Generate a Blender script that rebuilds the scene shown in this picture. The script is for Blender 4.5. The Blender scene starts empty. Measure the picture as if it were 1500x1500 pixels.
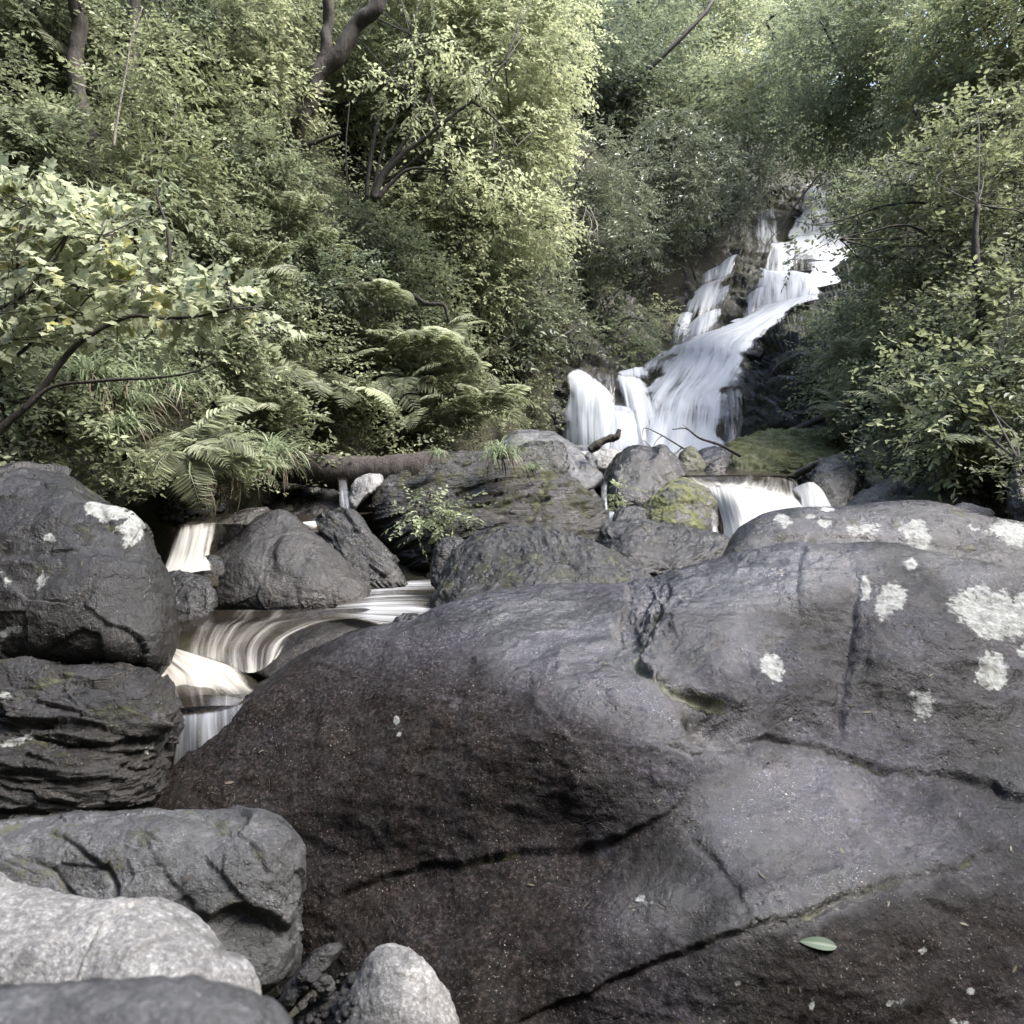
import bpy, math, random
import numpy as np
from mathutils import Vector

# ------------------------------------------------------------------ camera, sky, sun, exposure
SC = bpy.context.scene
COL = SC.collection
CAMZ = 1.5
F = 1100.0                       # focal length in photo pixels (photo is 1500 wide)
PITCH = math.atan(110 / F)       # looking a little down
cam_d = bpy.data.cameras.new('camera')
cam = bpy.data.objects.new('camera', cam_d)
COL.objects.link(cam)
cam.location = (0, 0, CAMZ)
cam.rotation_euler = (math.pi / 2 - PITCH, 0, 0)
cam_d.sensor_width = 36
cam_d.lens = 36 * F / 1500
cam_d.clip_start = 0.02
cam_d.clip_end = 400
cam_d.dof.use_dof = True
cam_d.dof.focus_distance = 4.0
cam_d.dof.aperture_fstop = 6.5
SC.camera = cam

SUN_EL, SUN_AZ = math.radians(56), math.radians(98)   # azimuth measured from +Y (view direction) towards +X
W = bpy.data.worlds.new('World')
SC.world = W
W.use_nodes = True
wn = W.node_tree.nodes
wl = W.node_tree.links
sky = wn.new('ShaderNodeTexSky')
sky.sky_type = 'NISHITA'
sky.sun_disc = False
sky.sun_elevation = SUN_EL
sky.sun_rotation = SUN_AZ
sky.air_density = 1.0
sky.dust_density = 2.5
sky.ozone_density = 0.6
wl.new(sky.outputs[0], wn['Background'].inputs[0])
wn['Background'].inputs[1].default_value = 0.15

sun_d = bpy.data.lights.new('sun', 'SUN')
sun_d.energy = 2.2
sun_d.angle = math.radians(22)
sun_d.color = (1.0, 0.965, 0.91)
sun = bpy.data.objects.new('sun', sun_d)
COL.objects.link(sun)
sd = Vector((math.sin(SUN_AZ) * math.cos(SUN_EL), math.cos(SUN_AZ) * math.cos(SUN_EL), math.sin(SUN_EL)))
sun.rotation_euler = sd.to_track_quat('Z', 'Y').to_euler()
sun.location = (0, 0, 60)

SC.view_settings.view_transform = 'Standard'
SC.view_settings.look = 'None'
SC.view_settings.exposure = 2.4
SC.view_settings.gamma = 1
SC.render.engine = 'CYCLES'
SC.cycles.use_denoising = True
SC.cycles.max_bounces = 8
SC.cycles.diffuse_bounces = 4
SC.cycles.glossy_bounces = 3
SC.cycles.transmission_bounces = 6
SC.cycles.transparent_max_bounces = 16
SC.cycles.sample_clamp_indirect = 6

# ------------------------------------------------------------------ geometry helpers
CP, SP = math.cos(PITCH), math.sin(PITCH)

def P(px, py, d):
    """point of the place seen at photo pixel (px, py), d metres ahead"""
    a = (np.asarray(px, float) - 750) / F * d
    b = (750 - np.asarray(py, float)) / F * d
    d = np.asarray(d, float)
    return np.stack([a, d * CP + b * SP, CAMZ - d * SP + b * CP], -1)

def smooth(x, a, b):
    t = np.clip((x - a) / (b - a), 0, 1)
    return t * t * (3 - 2 * t)

def _h(ix, iy, iz, seed):
    n = (ix.astype(np.uint32) * np.uint32(374761393) + iy.astype(np.uint32) * np.uint32(668265263)
         + iz.astype(np.uint32) * np.uint32(2147483647 - 1274126177) + np.uint32(seed * 7919 + 13))
    n = (n ^ (n >> np.uint32(13))) * np.uint32(1274126177)
    n = (n ^ (n >> np.uint32(16))) * np.uint32(2246822519)
    n = n ^ (n >> np.uint32(15))
    return (n & np.uint32(0xFFFFFF)).astype(np.float32) / np.float32(0xFFFFFF)

def vnoise(p, seed=0):
    p = np.asarray(p, np.float32)
    f = np.floor(p)
    t = p - f
    i = f.astype(np.int64)
    t = t * t * t * (t * (t * 6 - 15) + 10)
    x0, y0, z0 = i[:, 0], i[:, 1], i[:, 2]
    x, y, z = t[:, 0], t[:, 1], t[:, 2]
    def c(a, b, d):
        return _h(x0 + a, y0 + b, z0 + d, seed)
    a = (c(0, 0, 0) * (1 - x) + c(1, 0, 0) * x) * (1 - y) + (c(0, 1, 0) * (1 - x) + c(1, 1, 0) * x) * y
    b = (c(0, 0, 1) * (1 - x) + c(1, 0, 1) * x) * (1 - y) + (c(0, 1, 1) * (1 - x) + c(1, 1, 1) * x) * y
    return a * (1 - z) + b * z

ROT = np.array([[0.36, 0.48, -0.8], [-0.8, 0.6, 0.0], [0.48, 0.64, 0.6]], np.float32)

def fbm(p, octv=4, gain=0.5, seed=0, ridge=False):
    p = np.asarray(p, np.float32)
    s = np.zeros(len(p), np.float32)
    a, tot = 1.0, 0.0
    for k in range(octv):
        n = vnoise(p, seed + k)
        n = 1 - np.abs(2 * n - 1) * 1.6 if ridge else 2 * n - 1
        s += a * n
        tot += a
        a *= gain
        p = (p @ ROT) * 2.03 + 17.3
    return s / tot

def facet(p, seed=0):
    """flat tilted facets of random cells: chipped stone"""
    p = np.asarray(p, np.float32)
    i = np.floor(p).astype(np.int64)
    best = np.full(len(p), 9.0, np.float32)
    out = np.zeros(len(p), np.float32)
    for a in (-1, 0, 1):
        for b in (-1, 0, 1):
            for c in (-1, 0, 1):
                q = i + np.array([a, b, c])
                o = np.stack([_h(q[:, 0], q[:, 1], q[:, 2], seed + k) for k in range(3)], -1)
                v = p - (q + o)
                d = (v * v).sum(1)
                g = np.stack([_h(q[:, 0], q[:, 1], q[:, 2], seed + 5 + k) for k in range(4)], -1) * 2 - 1
                val = (v * g[:, :3]).sum(1) + g[:, 3] * 0.5
                m = d < best
                best = np.where(m, d, best)
                out = np.where(m, val, out)
    return out

def catmull(pts, n, closed=False):
    p = np.asarray(pts, float)
    if closed:
        q = np.vstack([p[-1], p, p[0], p[1]])
        segs = len(p)
    else:
        q = np.vstack([2 * p[0] - p[1], p, 2 * p[-1] - p[-2]])
        segs = len(p) - 1
    u = np.linspace(0, segs, n, endpoint=not closed)
    k = np.minimum(u.astype(int), segs - 1)
    t = (u - k)[:, None]
    a, b, c, d = q[k], q[k + 1], q[k + 2], q[k + 3]
    return 0.5 * (2 * b + (c - a) * t + (2 * a - 5 * b + 4 * c - d) * t ** 2 + (3 * b - a - 3 * c + d) * t ** 3)

def tps(ctrl, reg=1e-4):
    """thin plate spline through (px, py, value)"""
    c = np.asarray(ctrl, float)
    x = c[:, :2] / 500.0
    n = len(x)
    def U(r2):
        return np.where(r2 > 1e-12, r2 * np.log(r2 + 1e-12), 0)
    K = U(((x[:, None] - x[None]) ** 2).sum(-1)) + reg * np.eye(n)
    Pm = np.hstack([np.ones((n, 1)), x])
    A = np.block([[K, Pm], [Pm.T, np.zeros((3, 3))]])
    w = np.linalg.solve(A, np.concatenate([np.log(c[:, 2]), np.zeros(3)]))
    def f(px, py):
        q = np.stack([px, py], -1).reshape(-1, 2) / 500.0
        out = np.empty(len(q))
        for s in range(0, len(q), 60000):
            qq = q[s:s + 60000]
            out[s:s + 60000] = U(((qq[:, None] - x[None]) ** 2).sum(-1)) @ w[:n] + w[n] + qq @ w[n + 1:]
        return np.exp(out).reshape(np.shape(px))
    return f

def polydist(px, py, line):
    """distance to an open polyline and the side of it (+ = left of its direction in the picture)"""
    best = np.full(px.shape, 1e9)
    side = np.zeros(px.shape)
    along = np.zeros(px.shape)
    L = np.asarray(line, float)
    for k, ((ax, ay), (bx, by)) in enumerate(zip(L[:-1], L[1:])):
        dx, dy = bx - ax, by - ay
        l2 = dx * dx + dy * dy + 1e-9
        t = np.clip(((px - ax) * dx + (py - ay) * dy) / l2, 0, 1)
        ex, ey = px - (ax + t * dx), py - (ay + t * dy)
        d = np.hypot(ex, ey)
        m = d < best
        best = np.where(m, d, best)
        side = np.where(m, np.sign(dy * ex - dx * ey), side)
        along = np.where(m, (k + t) / (len(L) - 1), along)
    return best, side, along

def link(name, data, parent=None):
    o = bpy.data.objects.new(name, data)
    COL.objects.link(o)
    if parent is not None:
        o.parent = parent
    return o

def tag(o, label=None, cat=None, group=None, kind=None):
    if label: o['label'] = label
    if cat: o['category'] = cat
    if group: o['group'] = group
    if kind: o['kind'] = kind
    return o

def empty(name, loc, label, cat, group=None):
    o = link(name, None)
    o.location = tuple(float(v) for v in loc)
    o.empty_display_size = 0.1
    return tag(o, label, cat, group)

def build(name, V, faces, mats, loc=(0, 0, 0), parent=None, attrs=None, smoothed=True, uv=None, mat_idx=None):
    """V are world coordinates; the object's origin goes to loc (world)"""
    loc = np.asarray(loc, float)
    me = bpy.data.meshes.new(name)
    V = np.asarray(V, np.float32) - loc.astype(np.float32)
    if not isinstance(faces, list):
        faces = [faces]
    faces = [f for f in faces if len(f)]
    idx = np.concatenate([f.ravel() for f in faces]).astype(np.int32)
    tot = np.concatenate([np.full(len(f), f.shape[1], np.int32) for f in faces])
    start = np.concatenate([[0], np.cumsum(tot)[:-1]]).astype(np.int32)
    me.vertices.add(len(V))
    me.vertices.foreach_set('co', V.ravel())
    me.loops.add(len(idx))
    me.loops.foreach_set('vertex_index', idx)
    me.polygons.add(len(tot))
    me.polygons.foreach_set('loop_start', start)
    me.polygons.foreach_set('loop_total', tot)
    me.polygons.foreach_set('use_smooth', np.full(len(tot), smoothed))
    if mat_idx is not None:
        me.polygons.foreach_set('material_index', np.asarray(mat_idx, np.int32))
    me.update(calc_edges=True)
    for k, v in (attrs or {}).items():
        a = me.attributes.new(k, 'FLOAT', 'POINT')
        a.data.foreach_set('value', np.asarray(v, np.float32))
    if uv is not None:
        l = me.uv_layers.new(name='UVMap')
        l.data.foreach_set('uv', np.asarray(uv, np.float32)[idx].ravel())
    for m in (mats if isinstance(mats, list) else [mats]):
        me.materials.append(m)
    o = link(name, me, parent)
    if parent is not None:
        o.location = tuple(loc - np.array(parent.location))
    else:
        o.location = tuple(loc)
    return o

def grid_faces(nu, nv, off=0, flip=False):
    i = np.arange(nu * nv).reshape(nv, nu)
    a, b, c, d = i[:-1, :-1], i[:-1, 1:], i[1:, 1:], i[1:, :-1]
    q = np.stack([a, d, c, b] if flip else [a, b, c, d], -1).reshape(-1, 4)
    return q + off

def vnormals(V, Q):
    n = np.cross(V[Q[:, 2]] - V[Q[:, 0]], V[Q[:, 3]] - V[Q[:, 1]])
    out = np.zeros_like(V)
    for k in range(4):
        for c in range(3):
            out[:, c] += np.bincount(Q[:, k], n[:, c], len(V))
    return out / (np.linalg.norm(out, axis=1, keepdims=True) + 1e-12)

def unit(v):
    return v / (np.linalg.norm(v, axis=-1, keepdims=True) + 1e-9)

def tube(path, rad, sides=8, rough=0.0, seed=0):
    path = np.asarray(path, float)
    rad = np.asarray(rad, float)
    n = len(path)
    t = unit(np.gradient(path, axis=0))
    ref = np.array([0.0, 0.0, 1.0]) if abs(t[:, 2]).mean() < 0.8 else np.array([1.0, 0, 0])
    a = unit(np.cross(t, ref))
    b = np.cross(t, a)
    th = np.linspace(0, 2 * math.pi, sides, endpoint=False)
    V = path[:, None] + rad[:, None, None] * (np.cos(th)[None, :, None] * a[:, None] + np.sin(th)[None, :, None] * b[:, None])
    V = V.reshape(-1, 3)
    if rough:
        r = np.repeat(rad, sides)
        k = fbm(V / (np.mean(rad) * 1.6) * np.array([1, 1, .6]), 4, .6, seed)
        V += (V - np.repeat(path, sides, 0)) * (k * rough)[:, None]
    i = np.arange(n * sides).reshape(n, sides)
    j = np.roll(i, -1, 1)
    q = np.stack([i[:-1], j[:-1], j[1:], i[1:]], -1).reshape(-1, 4)
    V = np.vstack([V, path[:1] - t[:1] * rad[0] * .3, path[-1:] + t[-1:] * rad[-1] * .3])
    c0 = np.stack([j[0], i[0], np.full(sides, n * sides)], -1)
    c1 = np.stack([i[-1], j[-1], np.full(sides, n * sides + 1)], -1)
    return V, q, np.vstack([c0, c1])

class MB:
    def __init__(s):
        s.V, s.f, s.n, s.at = [], {3: [], 4: []}, 0, {}
    def add(s, V, faces, **at):
        for f in faces:
            f = np.asarray(f)
            if len(f):
                s.f[f.shape[1]].append(f + s.n)
        s.V.append(V)
        s.n += len(V)
        for k, v in at.items():
            s.at.setdefault(k, []).append(np.broadcast_to(np.asarray(v, np.float32), (len(V),)))
    def tube(s, path, rad, sides=8, rough=0.0, seed=0):
        V, q, t = tube(path, rad, sides, rough, seed)
        s.add(V, [q, t])
    def build(s, name, mat, **k):
        f = [np.concatenate(s.f[x]) for x in (4, 3) if s.f[x]]
        at = {a: np.concatenate(v) for a, v in s.at.items()}
        return build(name, np.concatenate(s.V), f, mat, attrs=at, **k)

# ------------------------------------------------------------------ materials
class NT:
    def __init__(s, name):
        s.m = bpy.data.materials.new(name)
        s.m.use_nodes = True
        s.t = s.m.node_tree
        s.b = s.t.nodes['Principled BSDF']
        s.out = s.t.nodes['Material Output']
    def n(s, typ, **k):
        o = s.t.nodes.new('ShaderNode' + typ)
        for a, v in k.items():
            setattr(o, a, v)
        return o
    def l(s, a, b):
        s.t.links.new(a, b)
    def val(s, sock, v):
        if isinstance(v, (int, float, tuple)):
            sock.default_value = v
        else:
            s.l(v, sock)
    def math(s, op, a, b=0.5, c=0.5, clamp=False):
        o = s.n('Math', operation=op, use_clamp=clamp)
        s.val(o.inputs[0], a); s.val(o.inputs[1], b); s.val(o.inputs[2], c)
        return o.outputs[0]
    def noise(s, vec, scale, detail=4, rough=0.55, dist=0.0):
        o = s.n('TexNoise')
        s.l(vec, o.inputs['Vector'])
        o.inputs['Scale'].default_value = scale
        o.inputs['Detail'].default_value = detail
        o.inputs['Roughness'].default_value = rough
        o.inputs['Distortion'].default_value = dist
        return o.outputs[0]
    def ramp(s, f, *stops):
        o = s.n('ValToRGB')
        s.l(f, o.inputs[0])
        e = o.color_ramp.elements
        while len(e) < len(stops):
            e.new(0.5)
        for k, (p, c) in enumerate(stops):
            e[k].position = p
            e[k].color = (c if isinstance(c, tuple) else (c, c, c)) + (1,)
        return o.outputs[0]
    def mix(s, f, a, b, blend='MIX'):
        o = s.n('Mix', data_type='RGBA', blend_type=blend)
        s.val(o.inputs[0], f)
        s.val(o.inputs[6], a if not isinstance(a, tuple) else a + (1,))
        s.val(o.inputs[7], b if not isinstance(b, tuple) else b + (1,))
        return o.outputs[2]
    def attr(s, name):
        o = s.n('Attribute', attribute_name=name)
        return o.outputs['Fac']
    def scaled(s, vec, x, y, z):
        o = s.n('Mapping')
        s.l(vec, o.inputs[0])
        o.inputs['Scale'].default_value = (x, y, z)
        return o.outputs[0]
    def bump(s, h, strength, dist, normal=None):
        o = s.n('Bump')
        o.inputs['Strength'].default_value = strength
        o.inputs['Distance'].default_value = dist
        s.l(h, o.inputs['Height'])
        if normal is not None:
            s.l(normal, o.inputs['Normal'])
        return o.outputs[0]

def rock_material(name, dark, light, brown=(0.0112, 0.0089, 0.0076), fine=1.0, gloss=0.42, moss_col=(0.033, 0.035, 0.014), strata=0.0, spec=0.75, fleck=1.8):
    t = NT(name)
    co = t.n('TexCoord').outputs['Object']
    big = t.noise(co, 2.2, 7, 0.6, 0.4)
    mid = t.noise(co, 11 * fine, 7, 0.68)
    fin = t.noise(co, 70 * fine, 5, 0.7)
    col = t.mix(t.ramp(big, (0.42, 0.0), (0.6, 1.0)), dark, light)
    col = t.mix(0.8, col, t.ramp(mid, (0.3, 0.3), (0.5, 0.9), (0.7, 1.9)), 'MULTIPLY')
    br = t.math('MULTIPLY', t.attr('brown'), t.ramp(mid, (0.3, 0.55), (0.6, 1.0)))
    col = t.mix(br, col, brown)
    col = t.mix(0.95, col, t.ramp(fin, (0.3, 0.15 if fleck > 2 else 0.45), (0.5, 0.8), (0.68, fleck)), 'MULTIPLY')
    # pale mineral flecks
    fl = t.ramp(t.noise(co, 150 * fine, 2, 0.6), (0.66, 0.0), (0.72, 1.0))
    flm = t.ramp(t.noise(co, 9, 3, 0.6), (0.42, 0.15), (0.6, 0.9))
    col = t.mix(t.math('MULTIPLY', t.math('MULTIPLY', fl, flm), 0.75), col, (0.34, 0.31, 0.27))
    # faint grey-white lichen bloom
    bl = t.ramp(t.noise(co, 5.5, 8, 0.72, 0.3), (0.61, 0.0), (0.72, 0.55))
    col = t.mix(bl, col, tuple(min(1, c * 2.3 + 0.03) for c in light))
    up = t.n('SeparateXYZ')
    t.l(t.n('NewGeometry').outputs['Normal'], up.inputs[0])
    mo = t.math('ADD', t.attr('moss'), t.math('MULTIPLY', t.math('SUBTRACT', t.noise(co, 8, 8, 0.7), 0.5), 2.2))
    mo = t.ramp(mo, (0.45, 0.0), (0.62, 1.0))
    mcol = t.mix(t.noise(co, 45, 4, 0.7), tuple(c * 0.35 for c in moss_col), tuple(c * 2.3 for c in moss_col))
    col = t.mix(t.math('MULTIPLY', mo, 0.85), col, mcol)
    li = t.math('ADD', t.attr('lichen'), t.math('MULTIPLY', t.math('SUBTRACT', t.noise(co, 42, 7, 0.8), 0.5), 2.0))
    li = t.ramp(li, (0.5, 0.0), (0.6, .92))
    lcol = t.mix(t.ramp(t.noise(co, 38, 6, 0.75), (0.35, 0.0), (0.65, 1.0)), (0.09, 0.095, 0.09), (0.30, 0.31, 0.295))
    col = t.mix(li, col, lcol)
    t.l(col, t.b.inputs['Base Color'])
    ro = t.ramp(t.noise(co, 6, 6, 0.65), (0.38, gloss - 0.12), (0.62, gloss + 0.16))
    ro = t.math('ADD', ro, t.math('MULTIPLY', t.math('MAXIMUM', mo, li), 0.35), clamp=True)
    t.l(ro, t.b.inputs['Roughness'])
    wet = t.math('ADD', t.attr('wet'), t.math('MULTIPLY', t.math('SUBTRACT', t.noise(co, 10, 6, 0.7), 0.5), .9), clamp=True)
    ro = t.math('ADD', ro, t.math('MULTIPLY', t.math('SUBTRACT', 0.5, wet), .34))
    spec = t.math('MULTIPLY', t.math('ADD', t.math('MULTIPLY', wet, 1.3), .35), spec)
    ro = t.math('ADD', ro, t.math('MULTIPLY', br, .35), clamp=True)
    t.l(ro, t.b.inputs['Roughness'])
    t.l(t.math('MULTIPLY', t.math('SUBTRACT', 1.0, t.math('MULTIPLY', br, .75)), spec), t.b.inputs['Specular IOR Level'])
    hb = t.math('ADD', t.math('MULTIPLY', t.noise(co, 8 * fine, 9, 0.68), 0.7), t.math('MULTIPLY', t.noise(co, 42 * fine, 6, 0.74), 0.6))
    if strata:
        w = t.noise(t.scaled(co, 3, 3, 26), 1.6, 6, 0.6, 0.6)
        hb = t.math('ADD', hb, t.math('MULTIPLY', w, strata))
    wv = t.n('VectorMath', operation='ADD')
    t.l(co, wv.inputs[0])
    dn = t.n('TexNoise'); t.l(co, dn.inputs['Vector']); dn.inputs['Scale'].default_value = 5; dn.inputs['Detail'].default_value = 6
    sc_ = t.n('VectorMath', operation='SCALE'); t.l(dn.outputs[1], sc_.inputs[0]); sc_.inputs['Scale'].default_value = .35
    t.l(sc_.outputs[0], wv.inputs[1])
    vo = t.n('TexVoronoi', feature='DISTANCE_TO_EDGE'); t.l(wv.outputs[0], vo.inputs['Vector']); vo.inputs['Scale'].default_value = 3.2 * fine
    hair = t.ramp(vo.outputs[0], (0.0, 1.0), (0.014, 0.0))
    hair = t.math('MULTIPLY', hair, t.ramp(t.noise(co, 2.6, 4, 0.6), (0.56, 0.0), (0.68, 1.0)))
    pv = t.n('TexVoronoi'); t.l(co, pv.inputs['Vector']); pv.inputs['Scale'].default_value = 55 * fine
    pit = t.math('MULTIPLY', t.ramp(pv.outputs[0], (0.12, 1.0), (0.34, 0.0)), t.ramp(t.noise(co, 7, 4, 0.7), (0.5, 0.0), (0.62, 1.0)))
    hb = t.math('SUBTRACT', hb, t.math('ADD', t.math('MULTIPLY', hair, .55), t.math('MULTIPLY', pit, .22)))
    t.l(t.mix(t.math('MULTIPLY', t.math('MAXIMUM', hair, t.math('MULTIPLY', pit, .6)), .75), col, (0.006, 0.006, 0.005)), t.b.inputs['Base Color'])
    b1 = t.bump(hb, 0.6, 0.036)
    b2 = t.bump(t.math('ADD', fin, t.math('MULTIPLY', t.noise(co, 190 * fine, 3, 0.7), 0.5)), 0.55, 0.0065, b1)
    b3 = t.bump(mo, 0.6, 0.012, b2)
    t.l(b3, t.b.inputs['Normal'])
    return t.m

M_BIG = rock_material('purple_grey_stone', (0.0025, 0.0023, 0.0023), (0.0195, 0.0183, 0.0235), gloss=0.28, spec=.62, fleck=3.4)
M_GREY = rock_material('grey_stone', (0.0208, 0.0214, 0.0226), (0.0734, 0.0746, 0.0777), gloss=0.42, fine=1.2)
M_PALE = rock_material('pale_stone', (0.1050, 0.1050, 0.1040), (0.2500, 0.2470, 0.2400), gloss=0.5, fine=1.6)
M_DARK = rock_material('dark_wet_stone', (0.0024, 0.0023, 0.0021), (0.0088, 0.0083, 0.0077), gloss=0.27, spec=.55)
M_SLATE = rock_material('layered_slate', (0.0050, 0.0047, 0.0043), (0.0210, 0.0201, 0.0189), gloss=0.34, spec=.55, strata=1.2)
M_BROWN = rock_material('brown_river_stone', (0.0054, 0.0046, 0.0036), (0.0167, 0.0139, 0.0115), gloss=0.3)
M_MOSSY = rock_material('moss_covered_stone', (0.0120, 0.0120, 0.0090), (0.0420, 0.0420, 0.0330), gloss=0.5, moss_col=(0.06, 0.066, 0.018))
M_CLIFF = rock_material('wet_cliff_stone', (0.0040, 0.0040, 0.0042), (0.0140, 0.0135, 0.0132), gloss=0.4, spec=.4, fine=.6, strata=.8)

def soil_material():
    t = NT('forest_soil')
    co = t.n('TexCoord').outputs['Object']
    c = t.ramp(t.noise(co, 3, 8, 0.7), (0.3, (0.012, 0.010, 0.007)), (0.5, (0.028, 0.026, 0.012)), (0.7, (0.035, 0.042, 0.012)))
    t.l(c, t.b.inputs['Base Color'])
    t.b.inputs['Roughness'].default_value = 0.9
    t.l(t.bump(t.noise(co, 14, 8, 0.7), 1.0, 0.08), t.b.inputs['Normal'])
    return t.m
M_SOIL = soil_material()

def bark_material(name, a, b, moss=0.0):
    t = NT(name)
    co = t.n('TexCoord').outputs['Object']
    n = t.noise(t.scaled(co, 1, 1, 0.35), 22, 7, 0.7, 0.5)
    c = t.ramp(n, (0.3, a), (0.7, b))
    if moss:
        c = t.mix(t.ramp(t.noise(co, 4, 6, 0.7), (0.6 - moss * .3, 0.0), (0.75 - moss * .3, 0.8)), c, (0.05, 0.06, 0.015))
    t.l(c, t.b.inputs['Base Color'])
    t.b.inputs['Roughness'].default_value = 0.8
    t.l(t.bump(n, 0.9, 0.03), t.b.inputs['Normal'])
    return t.m
M_BARK = bark_material('dark_bark', (0.012, 0.010, 0.008), (0.05, 0.042, 0.033))
M_BARKM = bark_material('mossy_bark', (0.014, 0.012, 0.009), (0.055, 0.048, 0.036), 0.6)
M_BARKP = bark_material('pale_bark', (0.12, 0.11, 0.09), (0.3, 0.28, 0.24))
M_LOG = bark_material('weathered_log', (0.012, 0.010, 0.008), (0.055, 0.046, 0.038))

def leaf_material(name, dark, light, trans=0.35, tcol=None, rough=0.5, spec=0.35, hue=None):
    t = NT(name)
    tint = t.attr('tint')
    c = t.ramp(tint, (0.0, dark), (0.6, tuple((a + b) / 2 for a, b in zip(dark, light))), (1.0, light))
    if hue:
        c = t.mix(t.ramp(tint, (0.93, 0.0), (0.96, 1.0)), c, hue)
    t.l(c, t.b.inputs['Base Color'])
    t.b.inputs['Roughness'].default_value = rough
    t.b.inputs['Specular IOR Level'].default_value = spec
    tr = t.n('BsdfTranslucent')
    t.l(t.mix(0.45, c, tcol or tuple(min(1, x * 1.6) for x in light), 'MIX'), tr.inputs[0])
    mx = t.n('MixShader')
    mx.inputs[0].default_value = trans
    t.l(t.b.outputs[0], mx.inputs[1])
    t.l(tr.outputs[0], mx.inputs[2])
    t.l(mx.outputs[0], t.out.inputs[0])
    return t.m

L_SUN = leaf_material('yellow_green_leaf', (0.087, 0.101, 0.055), (0.420, 0.451, 0.271), 0.45)
L_MID = leaf_material('mid_green_leaf', (0.045, 0.056, 0.032), (0.273, 0.312, 0.184), 0.35)
L_DARK = leaf_material('dark_green_leaf', (0.030, 0.038, 0.025), (0.193, 0.230, 0.144), 0.3)
L_COOL = leaf_material('cool_green_leaf', (0.046, 0.055, 0.031), (0.296, 0.326, 0.177), 0.35)
L_GLOSS = leaf_material('glossy_evergreen_leaf', (0.040, 0.048, 0.032), (0.271, 0.301, 0.200), 0.22, rough=0.34, spec=0.6)
L_MAPLE = leaf_material('pale_maple_leaf', (0.087, 0.101, 0.058), (0.451, 0.486, 0.319), 0.45, hue=(0.30, 0.29, 0.10))
L_FERN = leaf_material('fern_frond', (0.066, 0.074, 0.046), (0.401, 0.432, 0.287), 0.4)
L_GRASS = leaf_material('grass_blade', (0.048, 0.061, 0.033), (0.271, 0.321, 0.192), 0.35)
L_UNDER = leaf_material('undergrowth_leaf', (0.038, 0.045, 0.025), (0.315, 0.344, 0.203), 0.3)
L_TWIG = bark_material('dead_grass', (0.06, 0.047, 0.03), (0.13, 0.10, 0.065))

def water_material():
    t = NT('silky_water')
    uv = t.n('UVMap', uv_map='UVMap').outputs[0]
    s1 = t.noise(t.scaled(uv, 9, 0.55, 1), 1.0, 4, 0.6, 0.35)
    s2 = t.noise(t.scaled(uv, 34, 0.9, 1), 1.0, 3, 0.55, 0.2)
    s3 = t.noise(t.scaled(uv, 2.6, 0.8, 1), 1.0, 3, 0.5, 0.5)
    s = t.math('ADD', t.math('ADD', t.math('MULTIPLY', s1, 0.5), t.math('MULTIPLY', s2, 0.25)), t.math('MULTIPLY', s3, 0.35))
    d = t.attr('dens')
    a = t.math('ADD', t.math('MULTIPLY', t.math('SUBTRACT', s, 0.56), 3.4), t.math('SUBTRACT', t.math('MULTIPLY', d, 2.3), 0.75))
    foam = t.ramp(a, (0.0, 0.0), (0.3, 0.22), (0.7, 0.78), (1.0, 0.98))
    white = t.n('BsdfPrincipled')
    t.l(t.mix(t.attr('peat'), (0.5, 0.53, 0.57), (0.44, 0.42, 0.375)), white.inputs['Base Color'])
    white.inputs['Roughness'].default_value = 0.45
    white.inputs['Specular IOR Level'].default_value = 0.3
    tl = t.n('BsdfTranslucent')
    tl.inputs[0].default_value = (0.44, 0.47, 0.51, 1)
    wm = t.n('MixShader')
    wm.inputs[0].default_value = 0.3
    t.l(white.outputs[0], wm.inputs[1]); t.l(tl.outputs[0], wm.inputs[2])
    clear = t.b
    clear.inputs['Base Color'].default_value = (0.028, 0.023, 0.017, 1)
    clear.inputs['Roughness'].default_value = 0.12
    clear.inputs['Specular IOR Level'].default_value = 0.5
    bp = t.bump(s, 0.5, 0.03)
    t.l(bp, clear.inputs['Normal']); t.l(bp, white.inputs['Normal'])
    tp = t.n('BsdfTransparent')
    cm = t.n('MixShader')
    t.l(t.math('MULTIPLY', t.attr('body'), 1.0), cm.inputs[0])
    t.l(tp.outputs[0], cm.inputs[1]); t.l(clear.outputs[0], cm.inputs[2])
    mx = t.n('MixShader')
    t.l(foam, mx.inputs[0])
    t.l(cm.outputs[0], mx.inputs[1]); t.l(wm.outputs[0], mx.inputs[2])
    t.l(mx.outputs[0], t.out.inputs[0])
    return t.m
M_WATER = water_material()

# ------------------------------------------------------------------ terrain
def interp(y, tab):
    a = np.array(tab, float)
    return np.interp(y, a[:, 0], a[:, 1])
FLOOR = [(-30, 32), (-12, 18.0), (-6, 9), (-4, 3.5), (-2.4, -1.4), (-2, -1.6), (2.2, -1.6), (3, -1.5), (4, -1.3), (5, -1.25), (6, -1.15), (7, -.75), (8, -.6), (11, -.7), (11.8, -.6), (13.5, .4), (15, 1.0),  # steep rise behind the camera is added, out of view, to block sky light
         (16.5, 1.5), (18.3, 2.6), (20.5, 4.1), (24, 6.9), (28, 8.6), (36, 13.5), (60, 26), (95, 42)]
XL = [(-30, -4), (0, -2.5), (3, -2.4), (5, -2.7), (8, -1.9), (10.5, -.2), (12.5, .9), (14.5, 2.0), (17.5, 3.3), (20.5, 5.6), (24.5, 7.9), (40, 13), (95, 30)]
XR = [(-30, 5), (0, 3.6), (5, 3.4), (7, 3.5), (10, 3.8), (11, 4.0), (14, 5.2), (16, 6.8), (18, 8.6), (23, 11), (40, 20), (95, 45)]
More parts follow.
